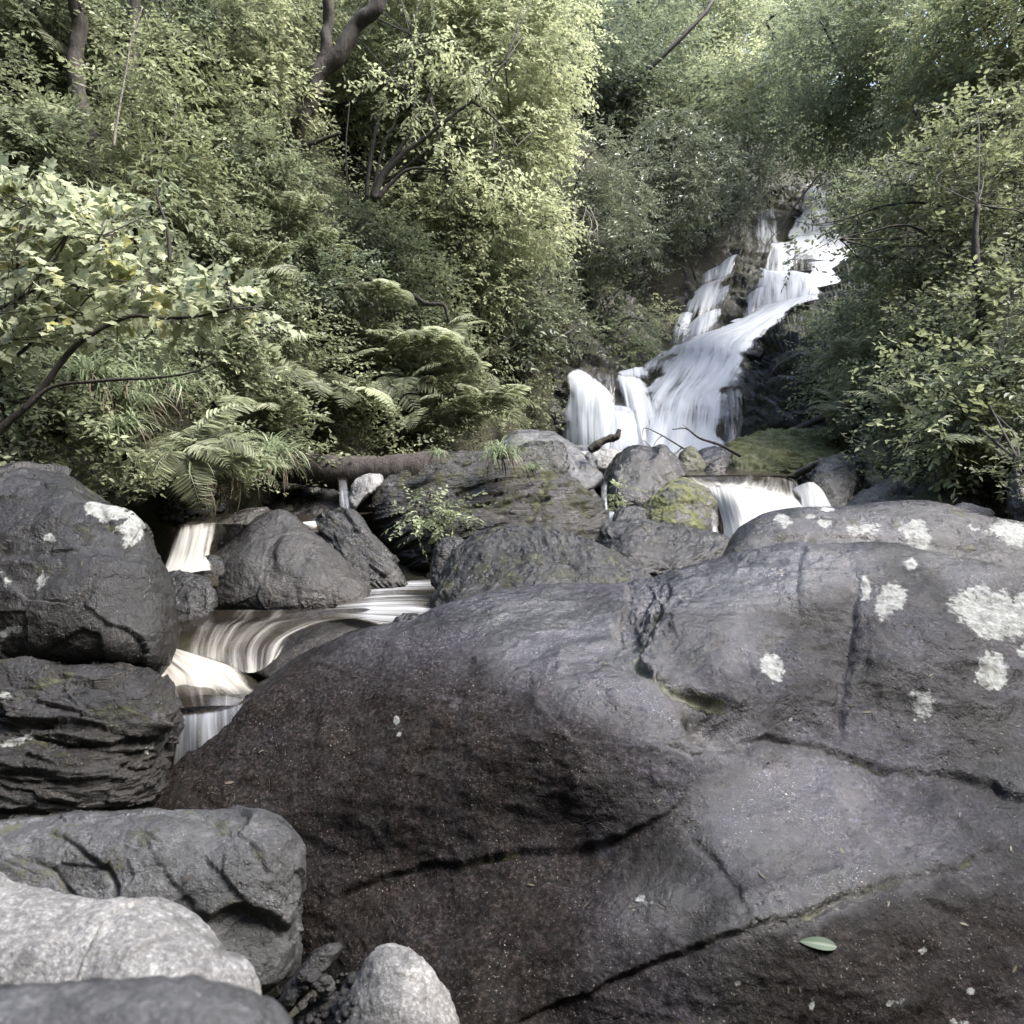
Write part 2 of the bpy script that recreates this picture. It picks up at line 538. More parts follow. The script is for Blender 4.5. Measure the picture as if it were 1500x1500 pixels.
SLL = [(-30, .8), (0, 1.6), (2.5, 1.4), (5, .75), (8, 1.0), (11, 1.45), (16, 1.4), (24, .9), (40, .4), (95, .3)]  # SLL and SLR are steepened beside the camera to block low sky light
SLR = [(-30, .8), (0, 1.6), (2.5, 1.4), (5, 1.0), (8, 1.2), (11, 1.3), (16, 1.2), (24, .8), (40, .4), (95, .3)]

def ground(x, y, rough=True):
    x = np.asarray(x, float); y = np.asarray(y, float)
    z = interp(y, FLOOR) + CAMZ
    sl = np.maximum(0, interp(y, XL) - x)
    sr = np.maximum(0, x - interp(y, XR))
    sl = np.where(sl > 7, 7 + (sl - 7) * .45, sl)
    sr = np.where(sr > 7, 7 + (sr - 7) * .45, sr)
    z = z + sl * interp(y, SLL) + .45 * smooth(sl, 0, .5) + sr * interp(y, SLR) + .35 * smooth(sr, 0, .5)
    if rough:
        p = np.stack([x, y, np.zeros_like(x)], -1).reshape(-1, 3)
        far = (np.clip(sl + sr, 0, 2) * .5 + .12).reshape(-1)
        z = z + (fbm(p * .7, 4, .5, 3) * .35 * far + fbm(p * 3.1, 4, .55, 9) * .10 * far).reshape(z.shape)
    return z

def axis(a, b, n, c, k):
    u = np.linspace(math.asinh((a - c) / k), math.asinh((b - c) / k), n)
    return c + k * np.sinh(u)
gx, gy = axis(-60, 60, 380, 0, 6), axis(-30, 95, 420, 6, 8)
X, Y = np.meshgrid(gx, gy)
build('hillside', np.stack([X, Y, ground(X, Y)], -1).reshape(-1, 3), grid_faces(len(gx), len(gy)), M_SOIL)['kind'] = 'structure'

# ------------------------------------------------------------------ boulders
def boulder(name, label, outline, depth, T=None, Tb=None, n=110, nexp=2.4, mat=M_DARK, seed=1, rough=1.0, fac=0.5, fold=None,
            moss=0.0, brown=0.0, lichen=(), cracks=(), cat='boulder', group=None, centre=None, side=0.0, dimples=(), brownfn=None, grain=.004, rugged=None, wetspots=()):
    """a closed stone: its outline (photo pixels) rounded to the front and to the back.
    depth: (d at top, d at bottom) or a list of (px, py, d)"""
    O = catmull(outline, 900, True)
    c = np.array(centre, float) if centre else (O.min(0) + O.max(0)) / 2
    ang = np.arctan2(O[:, 1] - c[1], O[:, 0] - c[0])
    R = np.hypot(O[:, 1] - c[1], O[:, 0] - c[0])
    k = np.argsort(ang)
    ang, R = ang[k], R[k]
    ang = np.concatenate([ang[-1:] - 2 * math.pi, ang, ang[:1] + 2 * math.pi])
    R = np.concatenate([R[-1:], R, R[:1]])
    lo, hi = O.min(0), O.max(0)
    if not isinstance(depth, list):
        dt, db = depth
        f = lambda x, y: dt + (db - dt) * (y - lo[1]) / (hi[1] - lo[1]) + side * (x - c[0]) / (hi[0] - lo[0])
    else:
        f = tps(depth, 1e-3)
    dc = float(f(np.array([c[0]]), np.array([c[1]]))[0])
    size = min(hi[0] - lo[0], (hi[1] - lo[1]) * 1.3) / F * dc
    T = size * .38 if T is None else T
    Tb = size * .45 if Tb is None else Tb
    u = np.linspace(-1, 1, n)
    U, Vv = np.meshgrid(u, u)
    U, Vv = U.ravel(), Vv.ravel()
    dx, dy = U * np.sqrt(1 - Vv ** 2 / 2), Vv * np.sqrt(1 - U ** 2 / 2)
    r = np.clip(np.hypot(dx, dy), 0, 1)
    th = np.arctan2(dy, dx)
    s = np.sin(r * math.pi / 2) ** 0.95
    dome = np.clip(1 - s ** nexp, 0, 1) ** (1 / nexp)
    rr = np.interp(th, ang, R)
    px, py = c[0] + s * rr * np.cos(th), c[1] + s * rr * np.sin(th)
    base = f(px, py)
    Vf = P(px, py, base + T * (1 - dome))
    Vb = P(px, py, base + T + Tb * dome)
    rim = (np.maximum(abs(U), abs(Vv)) > 1 - 1e-9)
    idx = np.arange(n * n)
    idb = np.where(rim, idx, 0)
    ins = ~rim
    idb[ins] = n * n + np.arange(ins.sum())
    V = np.vstack([Vf, Vb[ins]]).astype(np.float64)
    qf = grid_faces(n, n, 0)            # py grows downwards: this order faces the camera
    qb = idb[grid_faces(n, n, 0, True)]
    Q = np.vstack([qf, qb])
    N = vnormals(V, Q)
    if np.mean((N[:n * n] * (Vf - P(c[0], c[1], dc + T))).sum(1)) < 0:
        Q = Q[:, ::-1]
        N = -N
    nf = len(Vf)
    # ---- relief
    p = V + seed * 7.7
    if fold is not None:
        # layered stone: squeeze the noise along the bedding normal
        fn = unit(np.array(fold, float))
        p2 = p + np.outer(p @ fn, fn) * 4.0
    else:
        p2 = p
    disp = size * rough * (.085 * fbm(p / size * 1.6, 3, .45, seed) + (.022 if fold is not None else .03) * fbm(p2 / size * 4.5, 4, .5, seed + 20, fold is not None))
    fac *= .45
    if fac:
        disp += size * fac * (.085 * facet(p2 / size * 2.3, seed) + .04 * facet(p2 / size * 5.5, seed + 3))
    disp += .012 * rough * fbm(p2 * 9 / max(size, .4), 4, .6, seed + 40)
    if rugged is not None:
        disp += .02 * fbm(p * np.array([3.6, 5.0, 6.0]), 3, .5, 91, True)
        qx, qy, qr = rugged
        m_ = np.zeros(len(V)); m_[:n * n] = np.exp(-(((px - qx) / qr) ** 2 + ((py - qy) / (qr * 1.4)) ** 2) ** 1.5)
        disp += m_ * .04 * (fbm(p * np.array([16, 10, 9]), 4, .6, 77, True) - .1)
    disp += grain * (fbm(p * 20, 4, .62, seed + 50, True) + .8 * fbm(p @ np.array([[9, 0, 0], [0, 22, 0], [0, 0, 30.]]), 3, .6, seed + 60))
    mo = np.full(len(V), float(moss)) * smooth(N[:, 2], -.2, .75)
    mo += .10 * moss
    li = np.zeros(len(V))
    bro = np.full(len(V), float(brown))
    if cracks or lichen or dimples or brownfn:
        wx = px + 9 * fbm(np.stack([px, py, 0 * px], -1) / 45, 3, .6, seed)
        wy = py + 9 * fbm(np.stack([px, py, 0 * px + 9], -1) / 45, 3, .6, seed + 1)
        scl = base / F
        fade = smooth(dome, .05, .35)
        for (line, w, dep, step, fall, mossy) in cracks:
            L = catmull(line, len(line) * 6)
            d, sgn, al = polydist(wx, wy, L)
            tp = smooth(al, 0, .12) * smooth(1 - al, 0, .12)
            var = .35 + .95 * vnoise(np.stack([al * len(line) * 1.1, 0 * al + seed, 0 * al + dep * 99], -1), 3)
            g = -dep * .6 * np.exp(-(d / (w * .6)) ** 2) * tp * var
            st = step * .36 * np.exp(-d / (fall * 1.6)) * (sgn * smooth(d, 0, w)) * tp
            disp[:nf] += (g + st) * fade
            mo[:nf] += .8 * mossy * np.exp(-(d / (w * .8)) ** 2) * tp * var
        for (cx, cy, rx, ry, rot, dep) in dimples:
            a = math.radians(rot)
            ex = ((wx - cx) * math.cos(a) + (wy - cy) * math.sin(a)) / rx
            ey = (-(wx - cx) * math.sin(a) + (wy - cy) * math.cos(a)) / ry
            disp[:nf] -= dep * np.exp(-(ex ** 2 + ey ** 2) ** 1.5)
        lx = px + 16 * fbm(np.stack([px, py, 0 * px + 3], -1) / 26, 4, .62, seed + 2)
        ly = py + 16 * fbm(np.stack([px, py, 0 * px + 5], -1) / 26, 4, .62, seed + 3)
        for (cx, cy, rx, ry, rot, st) in lichen:
            a = math.radians(rot)
            if rx * ry < 60: wx, wy = px, py
            else: wx, wy = lx, ly
            ex = ((wx - cx) * math.cos(a) + (wy - cy) * math.sin(a)) / rx
            ey = (-(wx - cx) * math.sin(a) + (wy - cy) * math.cos(a)) / ry
            li[:nf] = np.maximum(li[:nf], st * np.clip(1.5 - np.hypot(ex, ey), 0, 1.2))
        if brownfn:
            bro[:nf] = brownfn(wx, wy)
    wet = np.full(len(V), .5)
    if wetspots:
        wet[:] = .12
        for (cx, cy, rx, ry, rot, st) in wetspots:
            a = math.radians(rot)
            ex = ((lx - cx) * math.cos(a) + (ly - cy) * math.sin(a)) / rx
            ey = (-(lx - cx) * math.sin(a) + (ly - cy) * math.cos(a)) / ry
            wet[:nf] = np.maximum(wet[:nf], st * smooth(np.hypot(ex, ey), 1.35, .45))
    V = V + N * disp[:, None]
    loc = np.array([V[:, 0].mean(), V[:, 1].mean(), V[:, 2].min()])
    o = build(name, V, Q, mat, loc, attrs={'moss': mo, 'lichen': li, 'brown': bro, 'wet': wet})
    return tag(o, label, cat, group)

exec_big = [
 ([(985,855),(974,887),(958,924),(934,961),(937,983),(979,1007),(1017,1020),(1049,1031),(1091,1055)], 9, .045, .035, 40, .8),
 ([(1030,1088),(1097,1086),(1155,1092),(1219,1111),(1273,1132),(1337,1143),(1417,1153),(1497,1180),(1600,1230)], 9, .035, .026, 70, .5),
 ([(915,845),(921,887),(907,924),(931,956)], 7, .035, -.02, 25, .6),
 ([(950,860),(945,890),(930,920)], 6, .03, .01, 25, .4),
 ([(1000,1115),(1003,1164),(985,1191),(937,1217),(857,1244),(777,1249),(700,1262),(600,1278),(520,1305),(470,1335)], 8, .024, -.026, 70, .55),
 ([(1500,1235),(1430,1265),(1363,1287),(1257,1313),(1203,1335),(1123,1361),(1017,1391),(963,1409),(883,1447),(803,1481),(700,1530)], 8, .03, -.022, 55, .6),
 ([(1000,1225),(1049,1276),(1081,1319),(1102,1351)], 8, .025, .012, 40, .3),
 ([(1236,800),(1246,860),(1246,924),(1235,999),(1222,1073),(1216,1105)], 15, .035, .008, 60, .1),
 ([(1001,999),(1038,961),(1065,953),(1091,977),(1091,1015),(1118,1031)], 8, .022, .012, 30, .2),
 ([(798,1010),(803,1041),(841,1073),(910,1084),(963,1084),(1027,1105),(1091,1084)], 7, .022, -.016, 35, .1),
 ([(1180,800),(1168,840),(1163,890),(1172,920)], 9, .018, .006, 30, .0),
 ([(1510,990),(1470,1010),(1440,1050)], 10, .02, .01, 40, .0),
 ([(690,1005),(650,1045),(632,1095)], 8, .012, .008, 40, .0),
 ([(1290,1290),(1350,1330),(1420,1350)], 9, .015, .01, 40, .1),
]
boulder('boulder', 'huge smooth purple-grey boulder with white lichen filling the front right',
  [(222,1196),(252,1145),(300,1092),(340,1057),(400,1012),(460,976),(530,945),(600,922),(650,897),(700,877),(740,867),(800,860),(870,858),(905,862),(945,848),(1010,822),(1080,806),(1160,799),(1230,801),(1290,806),(1350,820),(1420,838),(1500,854),
   (1700,900),(1900,1010),(2030,1250),(1950,1600),(1500,1780),(1000,1800),(640,1700),(440,1560),(340,1420),(260,1280)],
  [(225,1190,2.4),(300,1100,2.6),(400,1050,2.62),(400,1200,2.42),(400,1300,2.34),(500,985,2.78),(600,930,2.85),(600,1050,2.56),(600,1200,2.38),(600,1285,2.32),(600,1400,2.04),(600,1500,1.88),(850,870,3.1),(850,960,2.68),(850,1060,2.36),(850,1150,2.26),(850,1245,2.24),(850,1320,2.06),(850,1420,1.9),(850,1500,1.86),
   (1000,840,3.1),(1000,930,2.72),(1050,1060,2.4),(1150,820,3.02),(1150,950,2.74),(1150,1050,2.54),(1150,1120,2.40),(1150,1300,2.0),(1150,1400,1.86),(1150,1500,1.8),(1400,838,2.88),(1400,950,2.6),(1400,1100,2.44),(1400,1180,2.28),(1400,1270,2.06),(1400,1330,1.98),(1400,1500,1.82),(1520,860,2.8),(1900,1200,2.1),(600,1700,1.7),(1500,1750,1.6),(1000,1750,1.65),(450,1500,2.1)],
  T=.36, Tb=.8, n=680, nexp=3.6, mat=M_BIG, seed=4, rough=.5, fac=0, grain=.006, rugged=(948, 905, 44), wetspots=[(850,960,190,85,22,1.0),(1000,1060,120,50,25,.9),(1150,1200,150,110,0,.85),(1100,860,200,55,-8,.95),(1190,1320,150,40,-20,.9),(1060,940,90,60,0,.6),(1300,1260,110,60,-15,.6),(560,950,90,30,-25,.5),(1430,840,120,30,12,.6),(960,1330,90,50,-15,.5)], moss=.0, centre=(1050,1250),
  cracks=exec_big,
  dimples=[(1050,1064,50,24,28,.10),(1003,1000,30,60,-35,.03),(935,900,26,60,20,.03),(1160,1010,70,50,0,-.03),(1330,960,80,70,0,-.03),(1200,870,60,40,0,-.02),(1400,1080,90,50,0,-.025),(700,1080,120,90,0,-.02),(1130,1220,110,60,-20,-.02)],
  lichen=[(1440,905,58,34,22,1),(1492,905,22,26,0,1),(1301,892,22,34,20,1),(1265,870,9,15,10,1),(1124,988,16,22,15,1),(1450,987,27,24,30,1),(1335,830,17,10,30,.75),(1343,1043,22,22,0,.62),(1500,955,14,8,0,.9),
          (945,1322,18,14,0,.5),(1345,1395,5,5,0,1),(1408,1452,7,6,0,1),(1188,1470,6,10,0,.8),(1150,1062,3,3,0,1),(586,1062,5,7,0,1),(590,1082,4,4,0,.9),(1080,1440,7,4,0,.6),(1300,1460,30,8,10,.5),(1395,1500,40,8,0,.5),(840,1395,10,8,0,.45)],
  brownfn=lambda x, y: np.clip(smooth(x, 1080, 780) * smooth(y - .25 * (x - 700), 900, 1080) + .8 * smooth(y - .18 * (1100 - x), 1330, 1420) * smooth(x, 800, 1250), 0, 1) * .95)

boulder('boulder', 'long low purple-grey boulder with round white lichen spots behind the huge one',
  [(1070,800),(1090,770),(1120,752),(1160,744),(1230,744),(1290,738),(1340,736),(1390,742),(1450,760),(1520,772),(1640,800),(1700,870),(1600,980),(1350,1000),(1150,940),(1060,860)],
  (4.4, 3.55), T=.3, Tb=.5, n=230, nexp=3, mat=M_BIG, seed=6, rough=.4, fac=0, cracks=[([(1090,800),(1250,790),(1400,806),(1520,815)], 8, .02, .012, 30, .1)],
  lichen=[(1144,766,14,8,0,1),(1186,760,8,4,0,.9),(1206,763,12,5,0,1),(1212,749,11,4,0,1),(1340,785,34,15,38,.95),(1480,785,32,13,10,.95),(1262,775,34,14,15,.55),(1430,775,14,5,0,.6)], moss=.25)

boulder('boulder', 'tall dark boulder at the left edge with white lichen on its shoulder',
  [(-160,760),(-90,690),(0,676),(60,681),(105,692),(150,722),(200,762),(222,800),(238,850),(243,900),(238,950),(215,984),(120,990),(0,985),(-140,960)],
  (2.95, 2.6), T=.42, Tb=.5, n=250, nexp=2.8, mat=M_DARK, seed=11, rough=.7, fac=.6, moss=.22, brown=.2,
  lichen=[(150,752,24,14,30,1),(188,782,16,18,40,1),(172,765,10,8,0,1),(74,791,9,7,20,1),(68,850,12,18,0,.62),(20,925,24,9,-10,.65),(140,745,8,5,0,1),(120,938,14,5,0,.5),(12,850,8,16,0,.5)],
  cracks=[([(0,700),(60,705),(120,735),(180,800)], 7, .02, .015, 30, .1),([(-60,800),(60,815),(140,812),(225,830)], 12, .02, -.03, 50, .1)])

boulder('boulder', 'broad dark mossy boulder in front of the lichened one at the left edge',
  [(-160,1000),(-60,972),(0,970),(80,975),(160,980),(205,990),(238,1012),(262,1040),(266,1060),(252,1085),(240,1130),(228,1190),(180,1230),(60,1245),(-120,1230),(-180,1110)],
  (2.4, 2.2), T=.3, Tb=.5, n=240, nexp=3.0, mat=M_SLATE, seed=15, rough=.7, fac=.9, fold=(.15, .2, 1), moss=.3, brown=.35,
  lichen=[(30,1085,26,7,-15,.75),(10,1020,20,8,0,.6),(60,1035,18,5,0,.5),(220,1095,14,12,0,.5)])

boulder('boulder', 'blue-grey angular boulder leaning on the huge one in the lower left',
  [(-180,1240),(-80,1205),(0,1201),(60,1190),(150,1186),(260,1192),(330,1193),(390,1200),(420,1218),(438,1245),(446,1290),(449,1340),(446,1390),(425,1440),(385,1475),(300,1520),(100,1540),(-120,1480)],
  (1.95, 1.75), T=.26, Tb=.4, n=280, nexp=3.4, mat=M_GREY, seed=21, rough=.75, fac=.5, moss=.28,
  cracks=[([(60,1210),(110,1240),(170,1290),(160,1340)], 8, .025, .012, 40, .35),([(0,1250),(60,1270),(100,1310),(140,1350)], 8, .025, -.012, 40, .3),([(310,1200),(360,1240),(390,1290)], 8, .018, .012, 30, .3),([(300,1360),(340,1335),(390,1345),(440,1370)], 10, .025, .06, 50, .2)])

boulder('boulder', 'pale sunlit boulder in the bottom left corner',
  [(-150,1330),(-60,1300),(0,1298),(60,1300),(140,1318),(215,1320),(270,1342),(310,1380),(325,1400),(360,1412),(375,1450),(360,1500),(250,1560),(0,1580),(-140,1480)],
  (1.2, 1.0), T=.13, Tb=.25, n=220, nexp=3, mat=M_PALE, seed=25, rough=.5, fac=.4,
  cracks=[([(150,1350),(130,1390),(110,1440)], 6, .012, .005, 20, 0),([(190,1335),(240,1340),(262,1352)], 6, .01, .004, 20, 0),([(270,1415),(310,1400),(335,1405)], 6, .012, .006, 20, 0)])

boulder('rock', 'out of focus grey rock closest of all in the bottom left',
  [(-120,1470),(0,1448),(120,1440),(240,1436),(340,1445),(400,1475),(425,1520),(380,1600),(200,1650),(-80,1620)],
  (.56, .47), T=.06, Tb=.1, n=110, nexp=2.6, mat=M_GREY, seed=29, rough=.5, fac=.2, cat='rock')

boulder('rock', 'sliver of white rock poking in at the left edge above the pale boulder',
  [(-60,1290),(-20,1275),(0,1281),(20,1296),(32,1303),(10,1325),(-60,1330)], (1.32, 1.3), n=50, mat=M_PALE, seed=30, rough=.5, fac=.3, cat='rock')

boulder('rock', 'small rounded pale grey rock at the bottom beside the huge boulder',
  [(482,1530),(500,1470),(530,1415),(552,1390),(575,1383),(600,1390),(630,1415),(650,1450),(672,1510),(660,1580),(580,1610),(500,1590)],
  (1.62, 1.45), T=.13, Tb=.16, n=170, nexp=2.4, mat=M_PALE, seed=33, rough=.45, fac=.28, cat='rock', brown=.25, cracks=[([(585,1395),(600,1440),(640,1480)], 9, .008, .006, 30, 0)])

boulder('rock', 'thin flat-faced stone wedged upright in the dark gap',
  [(408,1478),(415,1455),(440,1415),(470,1388),(492,1383),(499,1390),(488,1412),(460,1445),(435,1470),(420,1484)],
  (1.75, 1.7), T=.05, Tb=.06, n=80, nexp=4, mat=M_SLATE, seed=36, rough=.5, fac=.3, cat='rock')
boulder('rock', 'dark low stone lying under the upright thin one',
  [(425,1500),(450,1475),(480,1455),(510,1460),(525,1490),(500,1530),(440,1540)], (1.72, 1.66), n=80, mat=M_DARK, seed=38, cat='rock', fac=.6)
boulder('pebble', 'little round pebble in the gap beside the pale rounded rock',
  [(468,1440),(476,1432),(486,1436),(489,1450),(480,1458),(470,1452)], (1.72, 1.7), n=40, mat=M_GREY, seed=39, cat='pebble', rough=.5)

boulder('boulder', 'smooth brown wet cone-shaped boulder with a white seam standing in the stream',
  [(308,840),(318,815),(345,790),(375,762),(400,749),(425,752),(450,768),(480,795),(510,825),(535,850),(543,875),(535,895),(480,912),(400,912),(330,900),(310,880)],
  (4.95, 4.4), T=.32, Tb=.4, n=220, nexp=2.2, mat=M_BROWN, seed=41, rough=.55, fac=.22, brown=.3,
  cracks=[([(415,752),(400,790),(396,830),(420,850),(445,852)], 16, .02, .03, 50, 0),([(440,815),(470,840),(505,865)], 14, .02, .02, 30, 0)])
boulder('boulder', 'dark brown boulder with a flat ledge behind the cone-shaped one',
  [(300,800),(305,775),(330,757),(370,747),(400,746),(420,760),(410,800),(370,840),(320,835)], (5.35, 5.0), n=110, mat=M_BROWN, seed=43, rough=.6, fac=.35, moss=.2)
boulder('boulder', 'dark angular slate boulder sloping down right of the cone-shaped one',
  [(462,775),(470,758),(500,748),(520,752),(550,785),(575,815),(592,845),(594,862),(560,875),(500,870),(475,830)], (5.5, 5.0), n=130, mat=M_SLATE, seed=45, fac=.7, moss=.25, fold=(.6, .3, .6), rough=.7)
boulder('rock', 'squat square-faced rock between the left boulder and the cone-shaped one',
  [(238,850),(250,840),(280,842),(306,852),(312,880),(306,905),(280,915),(245,910),(232,880)], (4.4, 4.2), T=.1, n=90, nexp=4, mat=M_DARK, seed=47, fac=.6, cat='rock', moss=.2)
boulder('rock', 'small smooth black rock in the little waterfall on the left',
  [(270,838),(280,822),(300,814),(325,818),(330,840),(310,852),(280,848)], (4.65, 4.55), n=70, mat=M_DARK, seed=48, fac=.3, cat='rock')
boulder('rock', 'knobbly lichened rock pressed to the right flank of the cone-shaped boulder',
  [(505,820),(520,812),(535,822),(542,850),(540,872),(520,870),(508,845)], (5.05, 4.9), n=70, mat=M_SLATE, seed=49, fac=.7, cat='rock', moss=.4)

boulder('boulder', 'big dark overhanging boulder with ferns and moss in the middle',
  [(513,720),(522,700),(560,684),(610,672),(660,660),(720,656),(760,658),(800,672),(845,706),(875,735),(889,765),(885,800),(860,830),(800,835),(720,825),(650,830),(610,845),(575,820),(545,780),(522,750)],
  (6.6, 5.9), T=.5, Tb=.9, n=260, nexp=2.6, mat=M_SLATE, seed=51, fac=.5, fold=(-.3, .2, .9), rough=1.1, moss=.36, brown=.25,
  cracks=[([(560,720),(640,700),(740,690),(830,700)], 8, .05, .04, 30, .3),([(650,770),(720,740),(800,735),(870,760)], 8, .05, .05, 30, .3),([(800,680),(790,730),(770,780)], 7, .05, .02, 30, .5)])
boulder('rock', 'pale knob of rock at the end of the fallen log',
  [(510,735),(515,710),(530,698),(548,694),(562,700),(555,715),(530,735),(518,748)], (6.5, 6.3), n=70, mat=M_PALE, seed=53, fac=.5, cat='rock')
boulder('boulder', 'dark wet slab under the fallen log',
  [(400,735),(420,715),(470,708),(520,712),(525,740),(500,762),(450,768),(405,760)], (7.2, 6.6), n=100, mat=M_DARK, seed=54, fac=.6, moss=.2)
boulder('boulder', 'ridged grey slate boulder with yellow moss behind the huge one',
  [(632,880),(645,850),(665,818),(690,795),(730,780),(775,774),(820,778),(870,800),(925,828),(948,845),(955,870),(900,905),(800,920),(690,915),(640,905)],
  (4.35, 3.75), T=.5, Tb=.5, n=250, nexp=2.1, mat=M_SLATE, seed=57, fac=.3, fold=(-.35, -.35, .85), rough=1.2, moss=.32)
boulder('rock', 'rounded dark rock propping the ridged slate boulder',
  [(630,840),(640,805),(660,790),(685,795),(690,820),(670,850),(640,862)], (4.75, 4.6), n=80, mat=M_SLATE, seed=59, fac=.4, cat='rock', moss=.1)
boulder('boulder', 'long flat layered slate boulder below the round mossy one',
  [(880,790),(890,770),(930,765),(980,772),(1030,783),(1072,795),(1085,812),(1060,830),(1000,850),(930,850),(890,830)],
  (5.1, 4.6), T=.3, Tb=.4, n=170, nexp=2.8, mat=M_SLATE, seed=61, fac=.3, fold=(-.2, -.2, .9), rough=1.1, moss=.22)
boulder('boulder', 'round mossy boulder beside the lower cascade',
  [(938,770),(945,750),(965,728),(985,710),(1005,705),(1030,716),(1046,735),(1053,765),(1052,795),(1030,815),(980,815),(945,800)],
  (6.4, 6.0), T=.35, Tb=.5, n=140, nexp=2.4, mat=M_MOSSY, seed=63, rough=.9, fac=.6, moss=.55, grain=.01)
boulder('boulder', 'dark upright boulder in front of the pool of the waterfall',
  [(885,720),(890,690),(905,668),(930,653),(955,658),(975,655),(1000,685),(1006,710),(990,745),(940,760),(895,755)],
  (7.5, 7.0), T=.4, Tb=.5, n=150, nexp=2.6, mat=M_DARK, seed=65, rough=.7, fac=.5, moss=.15)
boulder('boulder', 'light grey wedge-shaped boulder at the foot of the left fall',
  [(735,660),(742,640),(765,631),(800,634),(830,645),(860,665),(884,690),(886,715),(850,725),(790,715),(745,690)],
  (8.4, 7.5), T=.4, Tb=.5, n=140, nexp=2.8, mat=M_GREY, seed=67, rough=.7, fac=.55)
boulder('boulder', 'dark mossy boulder resting against the light grey wedge-shaped one',
  [(752,668),(770,650),(800,645),(825,652),(833,675),(830,700),(800,715),(765,705)], (7.6, 7.2), n=100, mat=M_DARK, seed=68, fac=.5, moss=.35)
boulder('boulder', 'large low boulder covered in bright moss below the waterfall',
  [(1060,695),(1068,670),(1095,650),(1140,640),(1190,633),(1225,640),(1260,665),(1262,690),(1220,705),(1140,708),(1080,706)],
  (9.2, 8.2), T=.5, Tb=.7, n=170, nexp=2.6, mat=M_MOSSY, seed=71, rough=1.9, fac=.9, grain=.02, fold=(.2, .2, .9), moss=1.0)
boulder('boulder', 'dark wet boulder right of the lower cascade',
  [(1188,700),(1200,680),(1225,668),(1255,668),(1268,680),(1262,705),(1250,740),(1235,765),(1205,755),(1192,730)], (7.0, 6.5), n=120, mat=M_DARK, seed=73, fac=.6, moss=.3)
boulder('boulder', 'mossy humped boulder under the ferns on the right bank',
  [(1262,680),(1270,655),(1290,633),(1320,620),(1350,625),(1365,650),(1370,690),(1340,725),(1290,730),(1265,710)], (8.0, 7.3), n=130, mat=M_DARK, seed=75, fac=.3, moss=.6)
boulder('boulder', 'low blue-black boulder behind the spotted slab on the right',
  [(1240,745),(1260,720),(1295,706),(1330,708),(1355,725),(1360,755),(1310,775),(1255,770)], (6.2, 5.8), n=100, mat=M_DARK, seed=77, fac=.5, moss=.1)
boulder('boulder', 'mossy dark boulder low on the right bank',
  [(1330,740),(1345,712),(1385,700),(1430,708),(1450,735),(1440,770),(1390,785),(1345,775)], (6.0, 5.6), n=100, mat=M_DARK, seed=78, fac=.5, moss=.5)
boulder('boulder', 'grey rock column cut by the right edge of the photo',
  [(1480,700),(1488,678),(1510,664),(1540,680),(1550,730),(1540,780),(1500,790),(1482,760)], (5.2, 5.0), n=90, mat=M_BROWN, seed=79, fac=.5)
boulder('rock', 'flat pale rock poking up behind the right end of the spotted slab',
  [(1395,748),(1405,740),(1430,742),(1455,750),(1450,765),(1410,768)], (5.0, 4.9), n=50, mat=M_GREY, seed=80, fac=.4, cat='rock')
for lab, ol, dd, mt, sd_, ms in [
  ('small pinkish-grey rock beneath the broken stump at the foot of the falls', [(858,672),(865,660),(885,656),(905,660),(908,675),(895,690),(865,690)], (8.2, 8.0), M_PALE, 81, 0),
  ('small mossy rock right of the dark upright boulder', [(990,685),(1000,664),(1015,658),(1030,675),(1035,695),(1010,700)], (8.2, 8.0), M_DARK, 82, .8),
  ('angular dark rock below the bare twigs at the foot of the falls', [(1015,675),(1025,660),(1050,655),(1072,662),(1070,685),(1045,692),(1020,690)], (8.8, 8.5), M_DARK, 83, .1),
  ('little dark wedge of rock touching the bright mossy boulder', [(1030,695),(1040,680),(1055,672),(1066,685),(1062,702),(1040,706)], (8.0, 7.9), M_DARK, 84, .1),
  ('small wet rock between the two trickles', [(898,760),(905,745),(925,740),(942,746),(945,765),(925,775),(902,772)], (6.2, 6.0), M_DARK, 85, 0),
  ('pale angular rock stacked on the right end of the bright mossy boulder', [(1160,640),(1175,622),(1205,610),(1230,618),(1228,640),(1200,648)], (9.6, 9.4), M_SLATE, 86, .3),
  ('small dark rock with a lip of water at the front of the right pool', [(575,915),(585,902),(605,898),(622,905),(625,925),(600,935),(578,930)], (4.0, 3.9), M_DARK, 87, 0)]:
    boulder('rock', lab, ol, dd, n=70, mat=mt, seed=sd_, fac=.5, moss=ms, cat='rock')
boulder('boulder', 'flat brown boulder awash in the stream, water sliding over its left side',
  [(330,940),(360,915),(410,902),(480,893),(545,893),(580,905),(590,930),(540,960),(480,990),(420,1005),(370,985),(340,965)], (4.25, 3.55), T=.12, Tb=.3, n=160, nexp=2.8, mat=M_BROWN, seed=91, rough=.35, fac=.12, brown=.6,
  cracks=[([(385,925),(415,930),(450,945),(490,958)], 5, .02, .015, 20, 0)])
boulder('rock', 'rounded rock under the lip of the small fall at the left',
  [(228,1020),(240,1003),(280,993),(320,995),(352,1005),(366,1020),(360,1050),(320,1090),(260,1100),(235,1060)], (3.25, 3.0), T=.12, Tb=.2, n=100, mat=M_DARK, seed=93, rough=.3, fac=.1, cat='rock')

